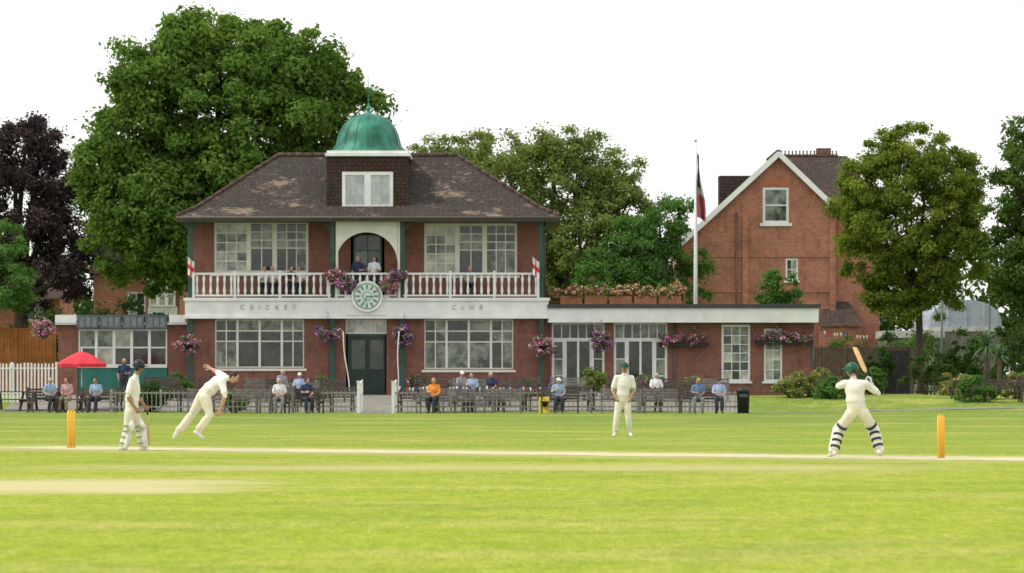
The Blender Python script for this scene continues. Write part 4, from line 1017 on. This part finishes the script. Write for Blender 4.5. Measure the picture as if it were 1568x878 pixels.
    a.build('window_lintel',[mat('soldier_bricks',(.5,.17,.09),.9)],E)
    p=MB(); p.cyl((hx(1128),-.08,0),(hx(1128),-.08,hz(325)),.05); p.build('drainpipes',[mat('brown_pipe',(.16,.07,.05),.6)],E)
house()
def back_house(px0,px1,pyt,pyr,d,bay=None,name='brick_house'):
    s=F/d; x0,x1=(px0-784)/s,(px1-784)/s; E=empty(name,((x0+x1)/2,d,.6)); hw=(x1-x0)/2; z=lambda p:1.5+(573-p)/s-.6
    w=MB();fr=MB();gl=MB(); ops=[]; n=max(1,int(2*hw/2.2))
    for i in range(n):
        c=-hw+(i+.5)*2*hw/n
        for zz in (1.0,3.7):
            if zz+1.3<z(pyt): ops.append((c-.45,c+.45,zz,zz+1.3))
    w.wall(-hw,hw,0,z(pyt),0,ops,0,.1); w.face([(-hw,7,0),(-hw,0,0),(-hw,0,z(pyt)),(-hw,7,z(pyt))]); w.face([(hw,0,0),(hw,7,0),(hw,7,z(pyt)),(hw,0,z(pyt))])
    zr=z(pyr)
    for sg in (-1,1): w.face([(sg*hw,0,z(pyt)),(sg*hw,7,z(pyt)),(sg*hw,3.5,zr)])
    w.box(hw-1.2,hw-.5,3.1,3.9,zr-.5,zr+1.1); w.build('brick_walls',[BR2],E)
    for o in ops: window(fr,gl,*o,.08,2,2,.07,.04,(1,0,2))
    if bay:
        a,b,c,e=bay; bx0,bx1=(a-784)/s-(x0+x1)/2,(b-784)/s-(x0+x1)/2
        for i in range(3): window(fr,gl,bx0+i*(bx1-bx0)/3,bx0+(i+1)*(bx1-bx0)/3,z(e),z(c),-.6,1,2,.08,.05,(2,1))
        fr.box(bx0-.1,bx1+.1,-.7,-.003,z(c),z(c)+.2); fr.box(bx0-.05,bx1+.05,-.58,-.003,z(e)-.6,z(e)-.01)
    fr.build('window_frames',[WHITE],E); gl.build('window_panes',GL,E)
    r=MB(); r.face([(-hw-.2,-.4,z(pyt)-.2),(hw+.2,-.4,z(pyt)-.2),(hw+.2,3.5,zr+.05),(-hw-.2,3.5,zr+.05)]); r.face([(hw+.2,7.4,z(pyt)-.2),(-hw-.2,7.4,z(pyt)-.2),(-hw-.2,3.5,zr+.05),(hw+.2,3.5,zr+.05)]); r.build('tiled_roof',[ROOF2],E)
back_house(143,275,413,360,212,(230,270,432,470)); back_house(-60,92,452,410,222)
back_house(880,1000,425,385,245)
def timber_fence(px0,px1,pyt,d,m,name='timber_fence'):
    s=F/d; x0,x1=(px0-784)/s,(px1-784)/s; z1=1.5+(573-pyt)/s; e=empty(name,((x0+x1)/2,d,gz(d))); hw=(x1-x0)/2; h=z1-gz(d); mb=MB(); n=int(2*hw/.15)
    for i in range(n): x=-hw+i*2*hw/n; mb.box(x,x+2*hw/n-.012,(i%2)*.015,.03+(i%2)*.015,0,h+random.uniform(-.01,.01))
    for i in range(int(hw)+1): x=-hw+i*2*hw/(int(hw)+1); mb.box(x-.05,x+.05,-.06,-.003,0,h+.05)
    mb.box(-hw,hw,-.04,.06,h+.02,h+.06); mb.build('boards',[m],e); return e
timber_fence(1240,1400,533,191,WOODB); timber_fence(-160,86,505,186,WOODO,name='orange_timber_shed')
def gate():
    p=W(1374,0,190); e=empty('dark_garden_gate',(p.x,190,.6)); mb=MB()
    for i in range(6): mb.box(-.48+i*.16,-.33+i*.16,-.02,.02,.03,1.95)
    mb.box(-.56,-.49,-.05,.05,0,2.1);mb.box(.49,.56,-.05,.05,0,2.1); mb.beam((-.47,-.035,.3),(.47,-.035,1.7),.1,.03,up=(0,1,0)); mb.build('planks',[BLACK],e)
gate()
def shed():
    d=208; s=F/d; x0,x1=(1423-784)/s,(1534-784)/s; E=empty('curved_roof_shed',((x0+x1)/2,d,.6)); hw=(x1-x0)/2; z=lambda p:1.5+(573-p)/s-.6
    mb=MB(); zb=z(500); zt=z(459); N=18
    def P(i): t=math.pi*i/N; return (-hw*math.cos(t),zb+(zt-zb)*math.sin(t)**.75)
    for i in range(N):
        a,b=P(i),P(i+1); mb.face([(a[0],0,a[1]),(b[0],0,b[1]),(b[0],8,b[1]),(a[0],8,a[1])],0,True); mb.face([(a[0],0,zb),(b[0],0,zb),(b[0],0,b[1]),(a[0],0,a[1])],0)
        if i%3==0 and i: mb.box(a[0]-.03,a[0]+.03,-.04,-.003,zb,a[1]-.02,1)
    mb.box(-hw-.1,hw+.1,-.06,8,zb-.25,zb-.003,1); mb.box(-hw,hw,.0,8,0,zb-.25,2)
    mb.build('vault_and_walls',[mat('grey_sheeting',(.36,.41,.47),.5,.1),mat('pale_fascia',(.5,.5,.5),.6),mat('shed_wall',(.2,.19,.17),.8)],E)
    x0,x1=(1355-784)/s,(1440-784)/s; E=empty('garage',((x0+x1)/2,d-1,.6)); hw=(x1-x0)/2; mb=MB(); mb.box(-hw,hw,0,5,0,z(518),0); mb.box(-hw-.1,hw+.1,-.15,5.1,z(518),z(507),1)
    for k in range(5): mb.box(-hw+.4,-hw+2.3,-.03,-.003,.1+k*.35,.42+k*.35,1)
    mb.build('walls_and_fascia',[mat('shed_wall',(.2,.19,.17)),mat('pale_fascia',(.5,.5,.5),.6)],E)
shed()
def netting():
    d=186; e=empty('netting_fence',(W(1442,0,d).x,d,.6)); mb=MB(); h=W(0,460,d).z-.6; span=W(1515,0,d).x-W(1442,0,d).x
    for i in range(0,6): mb.cyl((i*span,0,0),(i*span,0,h),.05)
    for k in range(5): mb.cyl((0,0,h*k/5.+.02),(5*span,0,h*k/5.+.02),.006,n=4)
    for k in range(50): mb.cyl((k*span*5/50,0.01,.0),(k*span*5/50,.01,h*.6),.004,n=4)
    mb.build('posts_and_wires',[STEEL],e,uv=False)
netting()
# ================================================================== TREES
tree('horse_chestnut_tree',201,[(335,100,86),(250,125,72),(430,115,76),(500,150,62),(540,165,42),(350,200,150,0),(210,215,72),(190,300,66),(265,320,105),(430,240,120),(185,375,52),(250,405,50),(330,350,100),(152,340,28),(225,165,62),(385,66,48),(290,66,42),(475,100,42),(165,260,40)],LF_CHEST,330,.55,720,240,.74,.27,inner=.25,squash=.97,droop=.4,limbs=14)
tree('copper_beech_tree',213,[(22,240,55),(62,230,45),(92,290,48),(30,320,85,0),(100,370,50),(60,400,70),(-45,270,85),(118,420,34),(40,205,32),(-60,380,80)],LF_COP,30,.4,330,200,.6,.20,inner=.25,droop=.9)
tree('ornamental_cherry_tree',184,[(12,385,40),(4,435,48),(-45,400,60),(25,450,32),(-90,420,60)],LF_GREEN,-20,.2,130,200,.4,.14)
tree('lime_tree',222,[(690,245,38),(655,235,24),(700,300,60),(670,330,50),(735,240,36),(650,380,60)],LF_LIME,690,.35,190,160,.55,.19,inner=.2)
tree('lime_tree',216,[(775,260,50),(850,240,46),(890,250,44),(845,310,92,0),(930,285,48),(955,265,26),(900,370,80),(950,330,42),(780,370,75),(820,430,60),(735,330,50)],LF_LIME,850,.4,460,170,.58,.19,inner=.2)
tree('field_maple_tree',212,[(1010,350,42),(1040,325,26),(1030,400,50),(970,390,50),(980,440,50),(1055,440,35),(930,430,45)],LF_GREEN,1010,.3,190,180,.52,.17)
tree('robinia_tree',192,[(1390,258,60),(1340,285,50),(1445,280,54),(1320,320,40),(1395,335,105,0),(1345,385,62),(1450,385,58),(1400,425,66),(1465,330,46),(1360,240,34),(1430,450,44),(1475,262,28),(1425,236,34),(1370,448,40)],LF_GOLD,1410,.18,560,190,.46,.165,inner=.2)
tree('sycamore_tree',187,[(1565,290,54),(1555,360,52),(1615,250,80),(1630,370,90),(1548,420,44),(1578,225,35),(1690,300,90),(1565,445,38)],LF_SYC,1640,.4,330,200,.56,.19,inner=.2)
tree('sycamore_tree',210,[(-190,250,90),(-260,330,90),(-160,360,70)],LF_CHEST,-200,.4,120,180,.9,.28)
bush('garden_shrub',(W(1190,0,200).x,200,.6),[(0,0,W(0,445,200).z-.6,.95,.8,.85),(.2,0,W(0,470,200).z-.6,.8,.7,.9),(0,0,1.6,.8,.7,1.2)],LF_GREEN,60,130,.35,.14)
def mass(name,d,px0,px1,pyt,depth,lm,n,per,cr,ls,seed):
    s=F/d; x0,x1=(px0-784)/s,(px1-784)/s; r=np.random.default_rng(seed); e=empty(name,((x0+x1)/2,d,.6)); zt=1.5+(573-pyt)/s-.6; lob=[]
    k=int((x1-x0)/(zt*.55))
    for i in range(k):
        x=x0+(i+.5)*(x1-x0)/k-(x0+x1)/2; h=zt*r.uniform(.75,1.1); lob.append((x,r.uniform(-depth,depth),h*.5,zt*.42,zt*.35,h*.5))
    P,N,sz,t,_=crown(lob,n,per,cr,ls,inner=.2); leaves('foliage',P,N,sz,t,[lm],parent=e)
mass('distant_trees',262,-700,2300,395,3,LF_HEDGE,600,90,1.5,.48,3)
mass('hedge',203,1340,2100,505,.5,LF_HEDGE,170,140,.6,.18,4)
mass('hedge',199,-300,90,500,.5,LF_DARK,110,140,.6,.18,6)
mass('hedge',204,-40,300,470,.8,LF_DARK,90,140,.8,.21,8)
mass('hedge',200,1270,1420,520,.4,LF_GREEN,50,140,.4,.14,9)
random.seed(5)
def sh(px,py,d,r,lm,fl=None,ff=.1,h=1.0):
    s=F/d; R=r/s; z=W(0,py,d).z-gz(d)
    bush('garden_shrub',((px-784)/s,d,gz(d)),[(0,0,max(z,R*.6),R,R,R*h),(R*.5,.1,max(z*.7,R*.4),R*.7,R*.7,R*.7*h),(-R*.6,-.1,max(z*.6,R*.4),R*.65,R*.65,R*.6*h)],lm,30,130,.22,.10,fl,ff)
for a in ((1215,600,175,22,LF_LIME,FL_MIX,.06),(1250,588,176,26,LF_LIME,FL_MIX,.08),(1275,600,174,18,LF_GREEN,None,0),(1335,595,186,24,LF_GREEN,None,0),(1345,560,188,24,LF_DARK,None,0),
 (1420,565,183,34,LF_HEDGE,None,0),(1465,590,178,20,LF_LIME,FL_MIX,.1),(1495,598,172,22,LF_GREEN,None,0),(1555,590,174,22,LF_LIME,FL_MIX,.1),(1470,545,184,26,LF_DARK,None,0),(1600,590,174,26,LF_GREEN,None,0),(1550,550,183,30,LF_HEDGE,None,0),
 (910,580,176.5,15,LF_LIME,None,0),(985,590,176,12,LF_GREEN,FL_PINK,.15),(270,590,176,18,LF_GREEN,None,0),(490,595,176,14,LF_GREEN,FL_PINK,.1),(360,612,163.5,14,LF_GREEN,None,0),(235,605,165,18,LF_DARK,None,0),(810,595,176,12,LF_GREEN,None,0),(1060,590,176,14,LF_LIME,None,0),(640,592,177,12,LF_HEDGE,FL_PINK,.1)): sh(*a)
def yucca(px,py,d,n=70,ln=1.0):
    p=W(px,py,d); e=empty('yucca_plant',(p.x,d,gz(d))); zc=p.z-gz(d); mb=MB(); mb.tube([((0,0,-.1),.12,.12),((0,0,zc),.09,.09)],0,8)
    for i in range(n):
        a=random.uniform(0,6.28); el=random.uniform(-.5,1.4); dv=Vector((math.cos(a)*math.cos(el),math.sin(a)*math.cos(el),math.sin(el))); c=Vector((0,0,zc)); l=ln*random.uniform(.7,1.1)
        sd=dv.cross(Vector((0,0,1))).normalized()*.035; m=c+dv*l*.55; t=c+dv*l+Vector((0,0,-.2*l)); mb.face([c-sd,c+sd,m+sd,m-sd],1); mb.face([m-sd,m+sd,t],1)
    mb.build('leaves',[BARK,mat('yucca_leaf',(.10,.18,.07),.5,.3)],e,uv=False)
yucca(1510,530,182); yucca(1530,545,181,50,.8)
bench(W(1535,0,172).x,172,.1); bench(W(1590,0,172).x,172,0); table(W(1490,0,174).x,174,.2)
# ================================================================== LIGHT / SKY / CAMERA
sun_dir=Vector((-.58,-.10,.78)).normalized()
w=bpy.data.worlds.new('World'); S.world=w; w.use_nodes=True; n=w.node_tree; bg=n.nodes['Background']
sk=n.nodes.new('ShaderNodeTexSky'); sk.sky_type='NISHITA'; sk.sun_disc=False; sk.sun_elevation=math.asin(sun_dir.z); sk.sun_rotation=math.atan2(sun_dir.x,sun_dir.y)
sk.dust_density=4; sk.air_density=1
m=n.nodes.new('ShaderNodeMix'); m.data_type='RGBA'; m.inputs[0].default_value=.85; n.links.new(sk.outputs[0],m.inputs[6]); m.inputs[7].default_value=(13.8,13.8,13.6,1)
n.links.new(m.outputs[2],bg.inputs[0]); bg.inputs[1].default_value=.1
sl=bpy.data.lights.new('sun','SUN'); sl.energy=2.3; sl.angle=math.radians(3.0); sl.color=(1,.95,.86); so=bpy.data.objects.new('sun',sl); COL.objects.link(so)
so.rotation_euler=(-sun_dir).to_track_quat('-Z','Y').to_euler(); so.location=(-50,60,80)
c=bpy.data.cameras.new('camera'); co=bpy.data.objects.new('camera',c); COL.objects.link(co); co.location=(0,0,1.5); co.rotation_euler=(math.pi/2,0,0)
c.lens=36*F/1568; c.shift_y=134/1568; c.clip_end=5000; c.clip_start=.5
c.dof.use_dof=True; c.dof.focus_distance=100; c.dof.aperture_fstop=4.5
S.camera=co
S.view_settings.view_transform='Standard'; S.view_settings.look='None'; S.view_settings.exposure=0
